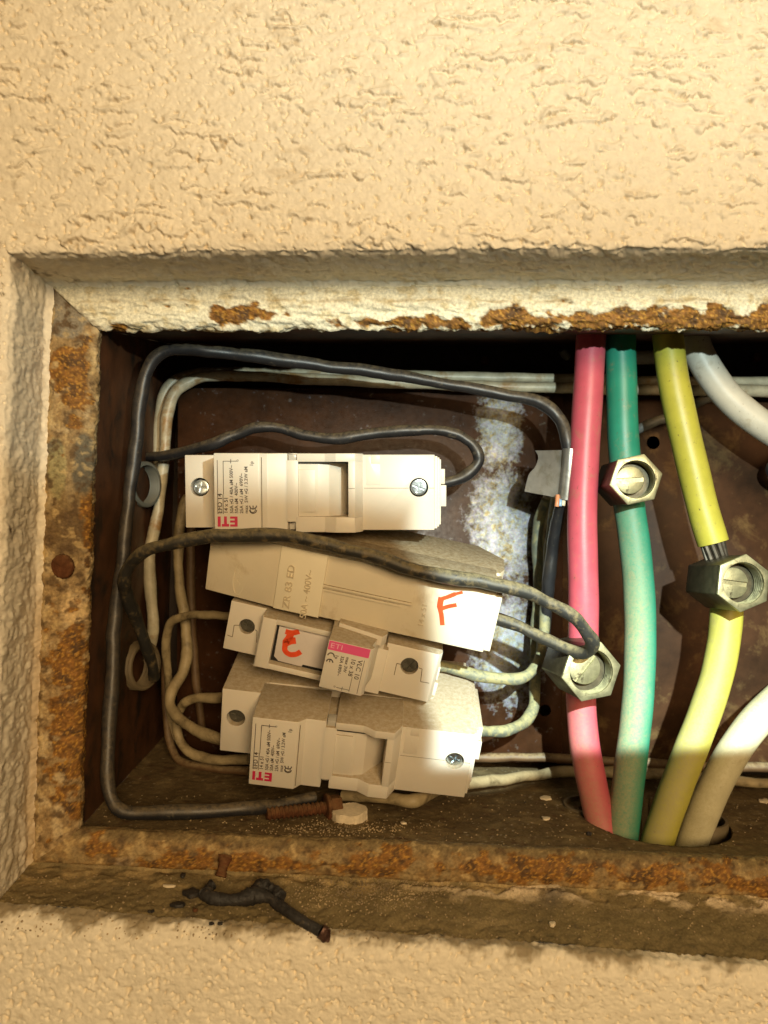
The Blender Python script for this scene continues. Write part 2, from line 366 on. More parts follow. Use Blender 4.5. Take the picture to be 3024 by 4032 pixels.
def wall_col(g, p, leg):
    px, py = proj(g); c = np.tile(CREAM, (len(g), 1))
    c = c * (1 + .06 * fbm(g, 30, 3)[:, None])
    k = np.zeros(len(g))
    if leg != 'left':
        q = g + np.stack([fbm(g, 2, 2, off=3), 0 * g[:, 0], fbm(g, 2, 2, off=6)], axis=1) * 1.5
        pt = np.maximum(pits(q, 2.7, 3, .62, .45, .85), pits(q, 4.4, 9, .6, .6, 1.15, 1.25))
        c = mixc(c, sst(pt, .35, .9) * .38 * (g[:, 1] < 256), (.50, .38, .21))  # crevice dirt in the pits, coloured to strengthen their relief shade too
    if leg == 'top':
        t = g[:, 2] / 4.6 + 1.6 * fbm(g, 26, 3, 1.2) + .75 * fbm(g, 4.5, 3); fr = t - np.floor(t)
        mk = sst(fbm(g, 7, 3, 1.8, off=5), .02, .22)
        c = mixc(c, mk * sst(fr, .16, .04) * .55 * (g[:, 1] < 256), (.36, .25, .12))  # brown marks in the tears, darkened to deepen their relief shade
    c = mixc(c, sst(fbm(g, 7, 3, 2, off=9), .28, .5) * .22, (.42, .28, .12))
    c = mixc(c, np.clip(k - .5, 0, 1) * .35, (.40, .30, .16))
    if leg == 'top':   # fillet next to the frame tinted pale for the torch light there; cracks and specks
        f = sst(py, 1075, 1110) * (py > 1000) * (g[:, 1] > 270)
        c = mixc(c, f * .5, (.74, .72, .60))
        c = mixc(c, blob(px, py, 1640, 985, 20, 12) * .8, (.12, .1, .08))
        cr = np.exp(-(((py - 1060 - (px - 120) * .28) / 14) ** 2)) * (px < 330) * (px > 60) * (g[:, 1] > 256)
        c = mixc(c, cr * sst(fbm(g, 3, 3), -.1, .3), (.20, .15, .09))
        c = mixc(c, sst(-np.abs(py - 1035 - 8 * fbm(g, 9, 3)), -12, 0) * (g[:, 1] < 262) * (g[:, 1] > 255.2) * .5, (.30, .20, .11))
    if leg == 'left':
        d = sst(fbm(g, 3.0, 4, 1, 1, 1.8, off=3), .18, .42) * .55
        c = mixc(c, d * .6, (.40, .29, .16))
        low = sst(py, 2900, 3450)
        c = mixc(c, low * sst(fbm(g, 5, 4, off=2), -.15, .3) * .6, (.33, .25, .13))
        c = mixc(c, sst(-np.abs(px - 190 + (py - 1400) * .035), -38, -5) * sst(py, 2150, 2500) * .6, (.38, .24, .09))
        c = mixc(c, blob(px, py, 40, 2090, 40, 25) * sst(fbm(g, 2, 2), -.1, .2), (.16, .11, .06))
        c = mixc(c, blob(px, py, 75, 1040, 30, 45) * sst(fbm(g, 3, 2), -.2, .1) * .8, (.20, .15, .10))
    if leg == 'bottom':
        edge = 3600 + px * .068 + 170 * fbm(g, 16, 5) + 60 * fbm(g, 3, 3, off=4)
        d = sst(edge - py, -45, 35)
        c = mixc(c, d * .85, (.22, .16, .075))
        c = mixc(c, sst(fbm(g, 2.4, 3, off=4), .3, .5) * .35, (.40, .28, .14))
    return c
def ledge_disp(p, n, leg):
    h = .9 * fbm(p, 14, 4) + .75 * fbm(p, 3.5, 4) + .30 * np.abs(fbm(p, 1.1, 3))
    px, py = proj(p)
    h += 1.6 * blob(px, py, 2180, 3530, 70, 40) + 1.0 * np.exp(-((py - 3455 - (px - 600) * .035) / 30) ** 2) * sst(fbm(p, 9, 3), -.1, .35)
    h += .9 * sst(fbm(p, 5, 3, 2.4, off=8), .1, .25) * np.exp(-((py - 3500 - (px - 1900) * .05) / 45) ** 2) * (px > 1550)
    lat = np.zeros_like(p); lat[:, 2] = .8 * (1.5 * fbm(p, 14, 3) + 1.0 * fbm(p, 3.5, 3)) * (1 - sst(p[:, 1], 258, 272))
    return h, lat
def ledge_col(g, p, leg):
    px, py = proj(g); c = np.tile(np.array((.185, .138, .064)), (len(g), 1))
    c = c * (1 + .30 * fbm(g, 16, 4)[:, None])
    c = mixc(c, sst(fbm(g, 7, 4, 2.2, off=1), .16, .42) * .55, (.30, .225, .11))
    c = mixc(c, sst(fbm(g, 4, 4, 1.5, off=4), .22, .45) * .6, (.10, .075, .045))
    up = np.exp(-((py - 3455 - (px - 500) * .03) / 42) ** 2)
    c = mixc(c, up * sst(fbm(g, 6, 4, 1.4, off=6), -.12, .25) * .7, (.46, .33, .15))
    pal = np.exp(-((py - 3500 - (px - 1900) * .048) / 38) ** 2) * sst(px, 1450, 2000)
    c = mixc(c, pal * sst(fbm(g, 5, 4, 2.4, off=8), -.02, .18), (.66, .52, .34))
    c = mixc(c, blob(px, py, 2175, 3535, 60, 45) * .8, (.10, .08, .06))
    c = mixc(c, sst(py - (3640 + px * .062), -55, -5) * .5 * sst(fbm(g, 4, 3), -.2, .3), (.42, .32, .17))
    return c
PAINT = np.array((.70, .66, .50)); 
def frame_disp(p, n, leg):
    px, py = proj(p)
    h = .45 * fbm(p, 8, 4, 1.6) + .55 * np.abs(fbm(p, 3.4, 4, 2.2 if leg != 'left' else 1)) + .22 * fbm(p, .9, 2)
    inner = sst(p[:, 1], 287.5, 290)
    if leg == 'top': h = h + .9 * np.clip(1 - 5 * np.abs(fbm(p, 4.5, 3, 3.5, off=61)), 0, 1) - .8 * sst(fbm(p, 6, 3, 3, off=66), .05, .2)
    lat = np.zeros_like(p)
    if leg == 'top':
        lat[:, 2] = (1.5 * fbm(p, 9, 4, 1.5) + 1.1 * fbm(p, 2.6, 3)) * inner
        ru = frame_rust(p, px, py, leg); h = h + ru * (1.1 * fbm(p, 1.6, 3) - .45)
    if leg == 'left':
        h = h * 1.6 - 1.1 * blob(px, py, 260, 1200, 60, 110); lat[:, 0] = (1.0 * fbm(p, 8, 4) + .6 * fbm(p, 2.5, 3)) * inner
        lat[:, 0] += 1.6 * fbm(p, 6, 3, off=3) * (1 - sst(p[:, 0], -128, -122))
    if leg == 'bottom':
        h = h * 1.5 + .5 * fbm(p, 22, 3)
    return h, lat
def frame_rust(g, px, py, leg):
    nz = fbm(g, 5, 5, 1.3, off=2)
    if leg == 'top':
        a = np.maximum(blob(px, py, 930, 1232, 150, 45), blob(px, py, 1700, 1272, 330, 30))
        a = np.maximum(a, blob(px, py, 470, 1290, 60, 20) * .8)
        for cx, rx, ry in ((1960, 110, 45), (2080, 130, 62), (2350, 280, 58), (2760, 360, 62), (3050, 240, 66)):
            a = np.maximum(a, blob(px, py, cx, 1262, rx, ry))
        a = np.maximum(a, blob(px, py, 620, 1205, 60, 8) * .75)
        return sst(a * 1.15 + nz * 1.3, .50, .70)
    if leg == 'left':
        a = blob(px, py, 285, 1480, 90, 200) * 1.0
        a = np.maximum(a, blob(px, py, 300, 2800, 120, 420) * 1.05)
        a = np.maximum(a, blob(px, py, 350, 2000, 25, 300) * .9)
        return sst(a + nz * 1.1, .40, .62)
    a = np.maximum.reduce([blob(px, py, 760, 3390, 200, 45), blob(px, py, 1000, 3400, 220, 45), blob(px, py, 1480, 3400, 160, 60), blob(px, py, 2120, 3420, 330, 60), blob(px, py, 2650, 3440, 240, 60), blob(px, py, 3000, 3480, 160, 60), blob(px, py, 380, 3330, 60, 50)])
    return sst(a * .95 + nz * 1.2, .36, .62)
def frame_col(g, p, leg):
    px, py = proj(g); n1 = fbm(g, 2.2, 4, off=7); n2 = fbm(g, 6, 4, off=12); n3 = fbm(g, 1.1, 3, off=14)
    ru = frame_rust(g, px, py, leg)
    RUST = np.array((.19, .085, .017))[None] * (1 + 1.1 * n1[:, None]) 
    RUST = mixc(RUST, sst(n2, .02, .25) * .75, (.055, .030, .014)); RUST = mixc(RUST, sst(n3, .05, .30) * .7, (.50, .265, .045))
    if leg == 'top':
        c = np.tile(PAINT, (len(g), 1)) * (1 + .08 * n2[:, None])
        c = mixc(c, sst(n2 + n1 * .5, .02, .35) * .55, (.46, .35, .15)); c = mixc(c, sst(-fbm(g, 6, 3, 3, off=66), .02, -.2) * .0, (.4, .3, .1)); c = mixc(c, np.exp(-((py - 1185 - 14 * fbm(g, 20, 3)) / 7) ** 2) * sst(fbm(g, 7, 3, 2), -.05, .15) * .6, (.30, .20, .08))
        c = mixc(c, sst(fbm(g, 4, 4, 3), .18, .4) * .45 * blob(px, py, 1100, 1190, 700, 30), (.40, .27, .09))
    elif leg == 'left':
        c = np.tile(np.array((.30, .20, .09)), (len(g), 1)) * (1 + .5 * n1[:, None])
        c = mixc(c, sst(n2, .0, .25) * .6, (.60, .47, .27))
        c = mixc(c, blob(px, py, 280, 2000, 200, 260) * .55, (.15, .105, .045)); c = mixc(c, sst(px - (215 - (py - 1300) * .04), 25, 0) * sst(n2, -.2, .1) * .6, (.40, .30, .15))
        gp = np.maximum(blob(px, py, 265, 1200, 120, 150), 0)
        c = mixc(c, sst(gp + .3 * n2, .35, .5) * .9, (.21, .185, .14)); ru = ru * (1 - sst(gp, .3, .5))
        gd = np.maximum(blob(px, py, 330, 1830, 55, 150), blob(px, py, 215, 1760, 45, 60) * .8)
        c = mixc(c, sst(gd + .35 * n2, .4, .6) * .9, (.10, .09, .065)); ru = ru * (1 - sst(gd, .35, .6))
        ol = blob(px, py, 225, 1850, 50, 150)
        c = mixc(c, sst(ol + .3 * n1, .45, .7) * .8, (.30, .26, .12))
        db = blob(px, py, 270, 2090, 120, 110)
        c = mixc(c, sst(db + .3 * n2, .35, .65) * .85, (.125, .075, .03))
        pl = np.maximum(blob(px, py, 290, 2400, 70, 90), blob(px, py, 350, 2180, 18, 100))
        c = mixc(c, sst(pl + .4 * n1, .5, .75) * .8, (.62, .44, .22))
    else:
        c = np.tile(np.array((.27, .17, .065)), (len(g), 1)) * (1 + .5 * n1[:, None])
        top = 1 - sst(g[:, 1], 286, 290); 
        c = mixc(c, sst(n2 + .4 * n1, .02, .3) * .55, (.56, .42, .20))
        c = mixc(c, sst(py - 3290 - (px - 312) * .045, 30, -10) * .75, (.185, .135, .06))
        c = mixc(c, blob(px, py, 480, 3380, 40, 35) * sst(n2, -.2, .2) * .7, (.30, .28, .25))
    if leg != 'top':
        n4 = fbm(g, 3.6, 5, off=33)
        c = mixc(c, sst(n4, .10, .32) * .5, (.58, .42, .19)); c = mixc(c, sst(-n4, .06, .30) * .85, (.095, .055, .022))
    else:
        mit = 192 + (py - 1118) * 1.09; dd = px - mit - 55 * (n2 + n1) - 10
        k = sst(-dd, -14, 14); c = mixc(c, k, (.33, .29, .21))
    if leg == 'bottom': c = mixc(c, sst(n2 + .3 * n1, -.05, .2) * .5, (.13, .085, .035))
    c = c * (1 - ru[:, None]) + RUST * ru[:, None]
    # break the bare steel open where scale has flaked
    c = mixc(c, sst(fbm(g, 3.2, 3, off=21), .38, .5) * ru * .6, (.03, .02, .012))
    return c

w_loops = [FAR0, FAR1, off(EDGE, 3.0), off(EDGE, .9, .8), off(EDGE, 0, 3.2), [a * .45 + b * .55 for a, b in zip(off(EDGE, 0, 3.2), off(R1, .3))], off(R1, .2, -2), off(R1, -1.8, .3)]
CE = 4.3
wall = ring(w_loops, [110, 225, 5, 4, 14, 12, 5], ('top', 'left'), wall_disp, wall_col, 'wall', M['plaster'])
tag(wall, 'cream textured plaster wall round the recess', kind='structure')
lowwall = ring([off(EDGE, 0, 6.0), off(EDGE, .5, 2.8), off(EDGE, 2.4, .7), off(EDGE, 6.0), FAR1, FAR0], [5, 5, 6, 80, 80], ('bottom',), wall_disp, wall_col, 'lower_wall', M['plaster'])
tag(lowwall, 'cream pitted plaster wall below the ledge', kind='structure')
ledge = ring([off(EDGE, 0.05, 5.6), off(EDGE, -.1, 7), off(R1, -.2, -1), off(R1, -2.5, .8)], [4, 42, 6], ('bottom',), ledge_disp, ledge_col, 'ledge', M['ledge'])
tag(ledge, 'dirty brown plaster ledge under the box', kind='structure')

# ------------------------------------------------------------------ the steel box
box = empty('junction_box', P(1512, 3300, 300)); bpy.context.view_layer.update()
tag(box, 'recessed brown steel junction box with a rusty paint-caked rim', 'junction box')
def child(o):
    o.parent = box; o.matrix_parent_inverse = Matrix.Translation(-box.location); return o
def lerp_loop(a, b, t): return [x * (1 - t) + y * t for x, y in zip(a, b)]
f_loops = [off(R1, 2.0, 3.0), off(R1, .2, 1.2), off(lerp_loop(R1, F3, .16), 0, -1.4), off(lerp_loop(R1, F3, .5), 0, -2.8), off(lerp_loop(R1, F3, .85), 0, -2.4), off(F3, 0, -.6), off(F3, -.1, 1.8), off(F3, .8, 5)]
fr = ring(f_loops, [3, 6, 12, 14, 5, 4, 3], ('top', 'left', 'bottom'), frame_disp, frame_col, 'rim', M['frame']); child(fr)
# inner walls: prisms between the rim and the back
def sheet(name, quad, m, nx=60, ny=30, disp=.25, thick=1.2, nrm=(0, 0, 1)):
    a, b, c, d = [np.array(q, float) for q in quad]
    u = np.linspace(0, 1, nx)[None, :, None]; v = np.linspace(0, 1, ny)[:, None, None]
    G = (a * (1 - u) + b * u) * (1 - v) + (d * (1 - u) + c * u) * v
    Pf = G.reshape(-1, 3); n = np.array(nrm, float)
    D = Pf + n * (disp * fbm(Pf, 12, 4))[:, None]
    idx = np.arange(nx * ny).reshape(ny, nx)
    q = np.stack([idx[:-1, :-1], idx[:-1, 1:], idx[1:, 1:], idx[1:, :-1]], axis=-1).reshape(-1, 4)
    V = np.concatenate([D, Pf - n * thick]); FC = np.concatenate([q, q[:, ::-1] + nx * ny])
    return grid_mesh(name, V * MM, FC, None, m)
YB = 424
fl = {k: np.array(v) for k, v in zip(('tl', 'tr', 'bl', 'br'), off(F3, .9, 3))}
bk = {'tl': fl['tl'] + (-5, YB - 293, 22), 'tr': fl['tr'] + (0, YB - 293, 22), 'bl': fl['bl'] + (-5, YB - 293, -3), 'br': fl['br'] + (0, YB - 293, -11)}
child(sheet('side_wall', (fl['bl'], bk['bl'], bk['tl'], fl['tl']), M['box'], 40, 60, .5, 1.2, (1, 0, 0)))
child(sheet('top_wall', (fl['tl'], fl['tr'], bk['tr'], bk['tl']), M['box'], 90, 30, .5, 1.2, (0, 0, -1)))
child(sheet('back_wall', (bk['bl'] + (-2, 0, -2), bk['br'] + (0, 0, -2), bk['tr'] + (0, 0, 2), bk['tl'] + (-2, 0, 2)), M['boxback'], 60, 40, .3, 1.2, (0, -1, 0)))
child(sheet('side_wall', (fl['br'] + (-.5, 0, 0), bk['br'] + (-.5, 0, 0), bk['tr'] + (-.5, 0, 0), fl['tr'] + (-.5, 0, 0)), M['box'], 20, 20, .5, 1.2, (-1, 0, 0)))
# floor with the cable hole pressed through it
HX, HY, HR = 118.0, 333.5, 31.5
def floor():
    nx, ny = 520, 150
    u = np.linspace(0, 1, nx); v = np.linspace(0, 1, ny)
    a, b, c, d = fl['bl'], fl['br'], bk['br'], bk['bl']
    G = ((a[None] * (1 - u[:, None]) + b[None] * u[:, None])[None] * (1 - v[:, None, None]) + (d[None] * (1 - u[:, None]) + c[None] * u[:, None])[None] * v[:, None, None])
    p = G.reshape(-1, 3).copy()
    dx = (p[:, 0] - HX); dy = (p[:, 1] - HY); r = np.hypot(dx, dy)
    near = np.abs(r - HR) < .75
    k = np.where(near, HR / np.maximum(r, .01), 1); p[:, 0] = HX + dx * k; p[:, 1] = HY + dy * k
    r = np.hypot(p[:, 0] - HX, p[:, 1] - HY)
    g = p.copy()
    h = .6 * fbm(p, 16, 4) + .35 * fbm(p, 4, 4) + .2 * np.abs(fbm(p, 1.4, 2))
    p[:, 2] += h + 1.0 * (1 - sst(p[:, 1], 292, 300)) * 0
    hole = r < HR - .1; p[:, 2] = np.where(hole, p[:, 2] - 42, p[:, 2])
    n1 = fbm(g, 3, 4); n2 = fbm(g, 11, 4, off=5); px, py = proj(g)
    c = np.tile(np.array((.140, .095, .042)), (len(g), 1)) * (1 + .55 * n1[:, None])
    c = mixc(c, sst(n2, .05, .35) * .6, (.26, .19, .09)); c = mixc(c, sst(fbm(g, 6, 4, off=3), .2, .4) * .6, (.085, .038, .018))
    c = mixc(c, sst(fbm(g, 2, 4, off=9), .34, .45) * .8, (.42, .34, .22))
    c = mixc(c, hole * 1.0, (.16, .14, .09))
    idx = np.arange(nx * ny).reshape(ny, nx)
    q = np.stack([idx[:-1, :-1], idx[:-1, 1:], idx[1:, 1:], idx[1:, :-1]], axis=-1).reshape(-1, 4)
    return grid_mesh('floor_plate', p * MM, q, c, M['ledge'])
flo = child(floor())

def temp(bm):
    me = bpy.data.meshes.new('t'); bm.to_mesh(me); bm.free(); o = bpy.data.objects.new('t', me); COL.objects.link(o); return o
def cut(bm, cutters):
    """boolean difference on bmeshes, returns a new bmesh"""
    o = temp(bm); cs = []
    for c in cutters:
        t = temp(c); cs.append(t); md = o.modifiers.new('b', 'BOOLEAN'); md.operation = 'DIFFERENCE'; md.solver = 'EXACT'; md.object = t
    dg = bpy.context.evaluated_depsgraph_get(); dg.update(); ev = o.evaluated_get(dg)
    out = bmesh.new(); out.from_mesh(ev.to_mesh()); ev.to_mesh_clear()
    for t in cs + [o]:
        m_ = t.data; bpy.data.objects.remove(t); bpy.data.meshes.remove(m_)
    return out
def prism(pts, y0, y1, bev=.35, seg=2):
    """polygon pts (x, z) in mm, extruded along y from y0 (front) to y1"""
    bm = bmesh.new(); A = [bm.verts.new(Vector((x, y0, z)) * MM) for x, z in pts]; B = [bm.verts.new(Vector((x, y1, z)) * MM) for x, z in pts]
    bm.faces.new(A); bm.faces.new(B[::-1]); n = len(pts)
    for i in range(n): bm.faces.new((A[i], B[i], B[(i + 1) % n], A[(i + 1) % n]))
    bmesh.ops.recalc_face_normals(bm, faces=bm.faces)
    if bev: bmesh.ops.bevel(bm, geom=list(bm.edges), offset=bev * MM, segments=seg, profile=.5, affect='EDGES', clamp_overlap=True)
    return bm
def zprism(pts, z0, z1, bev=.35, seg=2):
    """polygon pts (x, y) extruded along z"""
    bm = bmesh.new(); A = [bm.verts.new(Vector((x, y, z0)) * MM) for x, y in pts]; B = [bm.verts.new(Vector((x, y, z1)) * MM) for x, y in pts]
    bm.faces.new(A); bm.faces.new(B[::-1]); n = len(pts)
    for i in range(n): bm.faces.new((A[i], B[i], B[(i + 1) % n], A[(i + 1) % n]))
    bmesh.ops.recalc_face_normals(bm, faces=bm.faces)
    if bev: bmesh.ops.bevel(bm, geom=list(bm.edges), offset=bev * MM, segments=seg, profile=.5, affect='EDGES', clamp_overlap=True)
    return bm
def bx(x0, x1, y0, y1, z0, z1, bev=.3): return prism([(x0, z0), (x1, z0), (x1, z1), (x0, z1)], y0, y1, bev)
def parts(name, bms, m, root, smooth=True):
    for b in bms: bm_obj(name, b, m, root, smooth)
def join(*bms):
    out = bmesh.new()
    for b in bms:
        me = bpy.data.meshes.new('j'); b.to_mesh(me); b.free(); out.from_mesh(me); bpy.data.meshes.remove(me)
    return out
def cyl(x, z, r, y0, y1, n=32, bev=0, cone=1.0):
    bm = prism([(x + r * math.cos(2 * math.pi * i / n), z + r * math.sin(2 * math.pi * i / n)) for i in range(n)], y0, y1, bev)
    return bm
# mounting plates
def plate(name, pts_px, Y, m, holes, thick=1.6):
    pts = [(Pm(x, y, Y)[0], Pm(x, y, Y)[2]) for x, y in pts_px]
    bm = prism(pts, Y, Y + thick, .3)
    if holes: bm = cut(bm, [cyl(Pm(x, y, Y)[0], Pm(x, y, Y)[2], r, Y - 3, Y + 5, 28) for x, y, r in holes])
    return child(bm_obj(name, bm, m))
plate('mounting_plate', [(735, 1528), (712, 1536), (700, 1560), (695, 2990), (2214, 3005), (2216, 2680), (2216, 1528)], 390, M['plate'], [(2146, 2798, 3.0), (2160, 1392, 3)])
plate('mounting_plate', [(2190, 1545), (2190, 3010), (3900, 3030), (3900, 1530)], 394, M['plate2'], [(2572, 1743, 3.4)])

# ------------------------------------------------------------------ text
def text_bm(s, size, x, z, y, rot, sx=1.0, align='LEFT', bold=0.0, ext=0.0):
    cu = bpy.data.curves.new('t', 'FONT'); cu.body = s; cu.size = size; cu.align_x = align; cu.align_y = 'CENTER'; cu.offset = bold; cu.extrude = ext; cu.resolution_u = 3
    o = bpy.data.objects.new('t', cu); COL.objects.link(o); dg = bpy.context.evaluated_depsgraph_get(); dg.update()
    bm = bmesh.new(); ev = o.evaluated_get(dg); bm.from_mesh(ev.to_mesh()); ev.to_mesh_clear(); bpy.data.objects.remove(o); bpy.data.curves.remove(cu)
    # text plane xy -> local xz facing -y
    mt = Matrix.Translation(Vector((x, y, z)) * MM) @ Matrix.Rotation(-math.radians(rot), 4, 'Y') @ Matrix.Rotation(math.pi / 2, 4, 'X') @ Matrix.Diagonal((sx * MM, MM, MM, 1))
    bm.transform(mt); return bm
def stroke(pts, wd, y, th=.06, n=1):
    """flat-topped brush stroke through (x, z) points, standing th proud of the face at y"""
    bm = bmesh.new(); P2 = [Vector((a, b)) for a, b in pts]; rows = []
    for i, p in enumerate(P2):
        d = (P2[min(i + 1, len(P2) - 1)] - P2[max(i - 1, 0)]); d = d.normalized() if d.length else Vector((1, 0)); q = Vector((-d.y, d.x)); ww = (wd[i] if isinstance(wd, (list, tuple)) else wd) / 2
        a = p + q * ww; b = p - q * ww
        rows.append([bm.verts.new(Vector((t.x, yy, t.y)) * MM) for t, yy in ((a, y), (a, y - th), (b, y - th), (b, y))])
    for r0, r1 in zip(rows[:-1], rows[1:]):
        for k in range(3): bm.faces.new((r0[k], r1[k], r1[k + 1], r0[k + 1]))
    bm.faces.new(rows[0]); bm.faces.new(rows[-1][::-1]); bmesh.ops.recalc_face_normals(bm, faces=bm.faces)
    return bm
def hpts(fn, pts): return [fn(*p) for p in pts]
def smooth(pts, k=6):
    out = []; n = len(pts)
    Pn = [Vector(p) for p in pts]
    for i in range(n - 1):
        p0 = Pn[max(i - 1, 0)]; p1 = Pn[i]; p2 = Pn[i + 1]; p3 = Pn[min(i + 2, n - 1)]
        for j in range(k):
            t = j / k; out.append(.5 * ((2 * p1) + (p2 - p0) * t + (2 * p0 - 5 * p1 + 4 * p2 - p3) * t * t + (3 * p1 - p0 - 3 * p2 + p3) * t ** 3))
    out.append(Pn[-1]); return out

# screw head with a cross recess, shared mesh
def screw_mesh(slot='cross', r=3.3):
    b = cyl(0, 0, r, 0, 1.6, 28, .3)
    cs = [bx(-r * .72, r * .72, -.6, .8, -.42, .42, 0)]
    if slot == 'cross': cs += [bx(-.42, .42, -.6, .8, -r * .72, r * .72, 0)]
    if slot == 'wide': cs = [bx(-r * 1.2, r * 1.2, -.6, .9, -.55, .55, 0)]
    b = cut(b, cs); me = bpy.data.meshes.new('screw'); b.to_mesh(me); b.free(); me.set_sharp_from_angle(angle=.6); return me
SC_CROSS = screw_mesh('cross'); SC_SLOT = screw_mesh('slot', 3.2)
def screw(parent, x, y, z, me, m, ang=0, tilt=0):
    me2 = me.copy(); o = link('screw', me2, m, parent); o.location = Vector((x, y, z)) * MM; o.rotation_euler = (math.radians(tilt), math.radians(ang), 0); return o

# ------------------------------------------------------------------ large fuse holder
def make_holder():
    root = empty('fuse_holder')
    zc = 15.2
    body = zprism([(0, 18), (17, 18), (17, 26), (74.2, 26), (74.2, 6), (103.4, 6), (103.4, 62), (0, 62)], -zc, zc, .45)
    body = cut(body, [cyl(6.2, 1.8, 3.9, 10, 23, 30), cyl(97.0, 2.0, 3.8, 0, 11, 30)])
    bm_obj('body', body, M['plastic'], root)
    lab = zprism([(16.0, .2), (34, 0), (36.6, 3), (44.6, 3), (44.6, 25), (16.0, 25)], -15.9, 15.7, .4)
    mid = zprism([(43.5, 3.02), (48.9, 3.02), (48.9, 24.8), (43.5, 24.8)], -11.6, 12.9, .15)
    tr = zprism([(48.3, 3), (59.5, 3), (64, .5), (71.6, .5), (74.6, 6.2), (74.6, 25), (48.3, 25)], 12.2, 15.6, .35)
    br = zprism([(47.8, 3), (59.5, 3), (64, .5), (71.6, .5), (74.6, 6.2), (74.6, 25), (47.8, 25)], -15.8, -9.5, .35)
    rb = zprism([(68.9, .52), (71.6, .52), (74.58, 6.22), (74.58, 24.9), (68.9, 24.9)], -10, 12.6, .2)
    bm_obj('carrier', join(lab, mid, tr, br, rb), M['plastic'], root)
    ins = zprism([(48, 4.4), (56.8, 4.6), (61, 6), (69.4, 17), (69.4, 24.5), (48, 24.5)], -10, 12.4, .1)
    tile = bx(48.9, 55.6, 4.0, 6, -7.8, 9.2, .15)
    bm_obj('fuse_cover', join(ins, tile), M['plastic'], root)
    bm_obj('slot', bx(46.6, 68.8, 3.35, 5, 11.65, 12.35, 0), M['gap_shade'], root)  # black strip painted in for the shade along the window top
    bm_obj('catch', bx(44.9, 48.2, 4.2, 9, 12.7, 15.3, .3), M['clear'], root)
    bm_obj('lower_catch', bx(44.8, 47.6, 6.5, 12, -15, -11.8, .3), M['clear'], root)
    # raised panels and parting line on the right block
    parts('panel', (prism([(76.0, 3), (76.0, 14.5), (77.8, 14.5), (77.8, 11.4), (81.5, 11.4), (81.5, 3)], 5.85, 7, .1), bx(77.9, 81.4, 5.9, 7, 11.6, 15.0, .1)), M['plastic'], root)
    parts('seam', (bx(75, 93, 5.97, 6.3, 1.62, 1.80, 0), bx(101, 103.2, 5.97, 6.3, 1.62, 1.80, 0), bx(69, 71.5, .50, .8, 1.62, 1.80, 0), bx(34.6, 34.85, .6, 1, -14.5, 14, 0)), M['seam'], root)
    parts('end_cap', (bx(103.3, 104.6, 8, 60, -14.7, 14.6, .3), bx(104.5, 105.6, 11, 58, -14.2, 14.1, .3), bx(105.5, 106.5, 14, 56, -13.6, 13.4, .3)), M['plastic'], root)
    parts('terminal_tab', (bx(106.3, 108.6, 20, 50, 3.0, 9.4, .3), bx(106.3, 109.2, 20, 50, -6.4, 2.6, .3)), M['plastic'], root)
    # thumb grip on the top side of the carrier, and moulded marks on the flank
    tg = [(20 + i * .9, 27 + 1.0 * (i % 2)) for i in range(10)]
    sc_ = [(19, 24), (22, 22.2), (26, 21.6), (30, 20.8), (35, 19.6), (40, 19.4), (43, 21)]
    grip = zprism([(18, 25.2)] + [(18 + .8 * (i % 2), 27 + i * 1.6) for i in range(10)] + [(24, 44), (50, 40), (52, 26)], 14.9, 16.0, .15)
    bm_obj('thumb_grip', grip, M['plastic'], root)
    parts('flank_boss', [prism_z_disc(x, y, r, 15.0, 15.5) for x, y, r in ((60, 36, 3.3), (84, 30, 2.4), (10, 40, 1.8), (10, 50, 1.8))], M['plastic'], root)
    screw(root, 6.2, 20.2, 1.8, SC_CROSS, M['zinc'], 12, -6); screw(root, 97.0, 7.4, 2.0, SC_CROSS, M['zinc'], 20, 5)
    for (x, y, z) in ((6.2, 22.4, 1.8), (97, 10.6, 2.0)): bm_obj('screw_well', cyl(x, z, 3.78, y, y + .5, 24), M['gap_shade'], root)
    # print, reading upwards
    def lx(px): return (px - CX) * .1 + 83
    def lz(py): return (1941 - py) / 10
    T = []
    for s, px, py, sz in (('EFD 14', 866, 2022, 2.6), ('14 x 51', 890, 2022, 2.1), ('50A gG / 40A aM 500V~', 912, 2022, 1.85), ('50A aM  400V~', 931, 2022, 1.85), ('25A gG / aM  690V~', 951, 2022, 1.85), ('max  5W gG / 3.2W aM', 970, 2022, 1.85), ('1p', 992, 1836, 1.9)):
        T.append(text_bm(s, sz, lx(px), lz(py), -.04, 90, 1.02, bold=.035))
    T.append(text_bm('C', 3.4, lx(996), lz(2021), -.04, 90, 1)); T.append(text_bm('\u0404', 3.4, lx(996), lz(2001), -.04, 90, 1)) if False else None
    for cz in (2014, 1997):     # CE mark, drawn as two open rings
        arc = [(lx(996) - 1.35 * math.sin(a), lz(cz) + (-1.35 * math.cos(a))) for a in np.linspace(-math.pi * .5 + .25, math.pi * 1.5 - .25 - math.pi * .5 + .0, 1)] if False else [(lx(996) + 1.35 * math.cos(a), lz(cz) + .6 + 1.35 * math.sin(a)) for a in np.linspace(math.pi * 1.0, math.pi * 2.0, 12)]
        T.append(stroke(arc, .42, .1, .14))
    T.append(stroke([(lx(996), lz(1997) + .6), (lx(996), lz(1997) - .7)], .4, .1, .14))
    for a, b in (((857, 1812), (857, 2024)), ((880, 1816), (880, 1945)), ((880, 1816), (936, 1816)), ((910, 1808), (910, 1824)), ((878, 1945), (878, 2024))):
        T.append(stroke([(lx(a[0]), lz(a[1])), (lx(b[0]), lz(b[1]))], .22, .1, .14))
    T.append(text_bm('o', 1.6, lx(936), lz(1818), -.04, 90))
    T = [t for t in T if t is not None]
    bm_obj('printed_label', join(*T), M['print'], root, False)
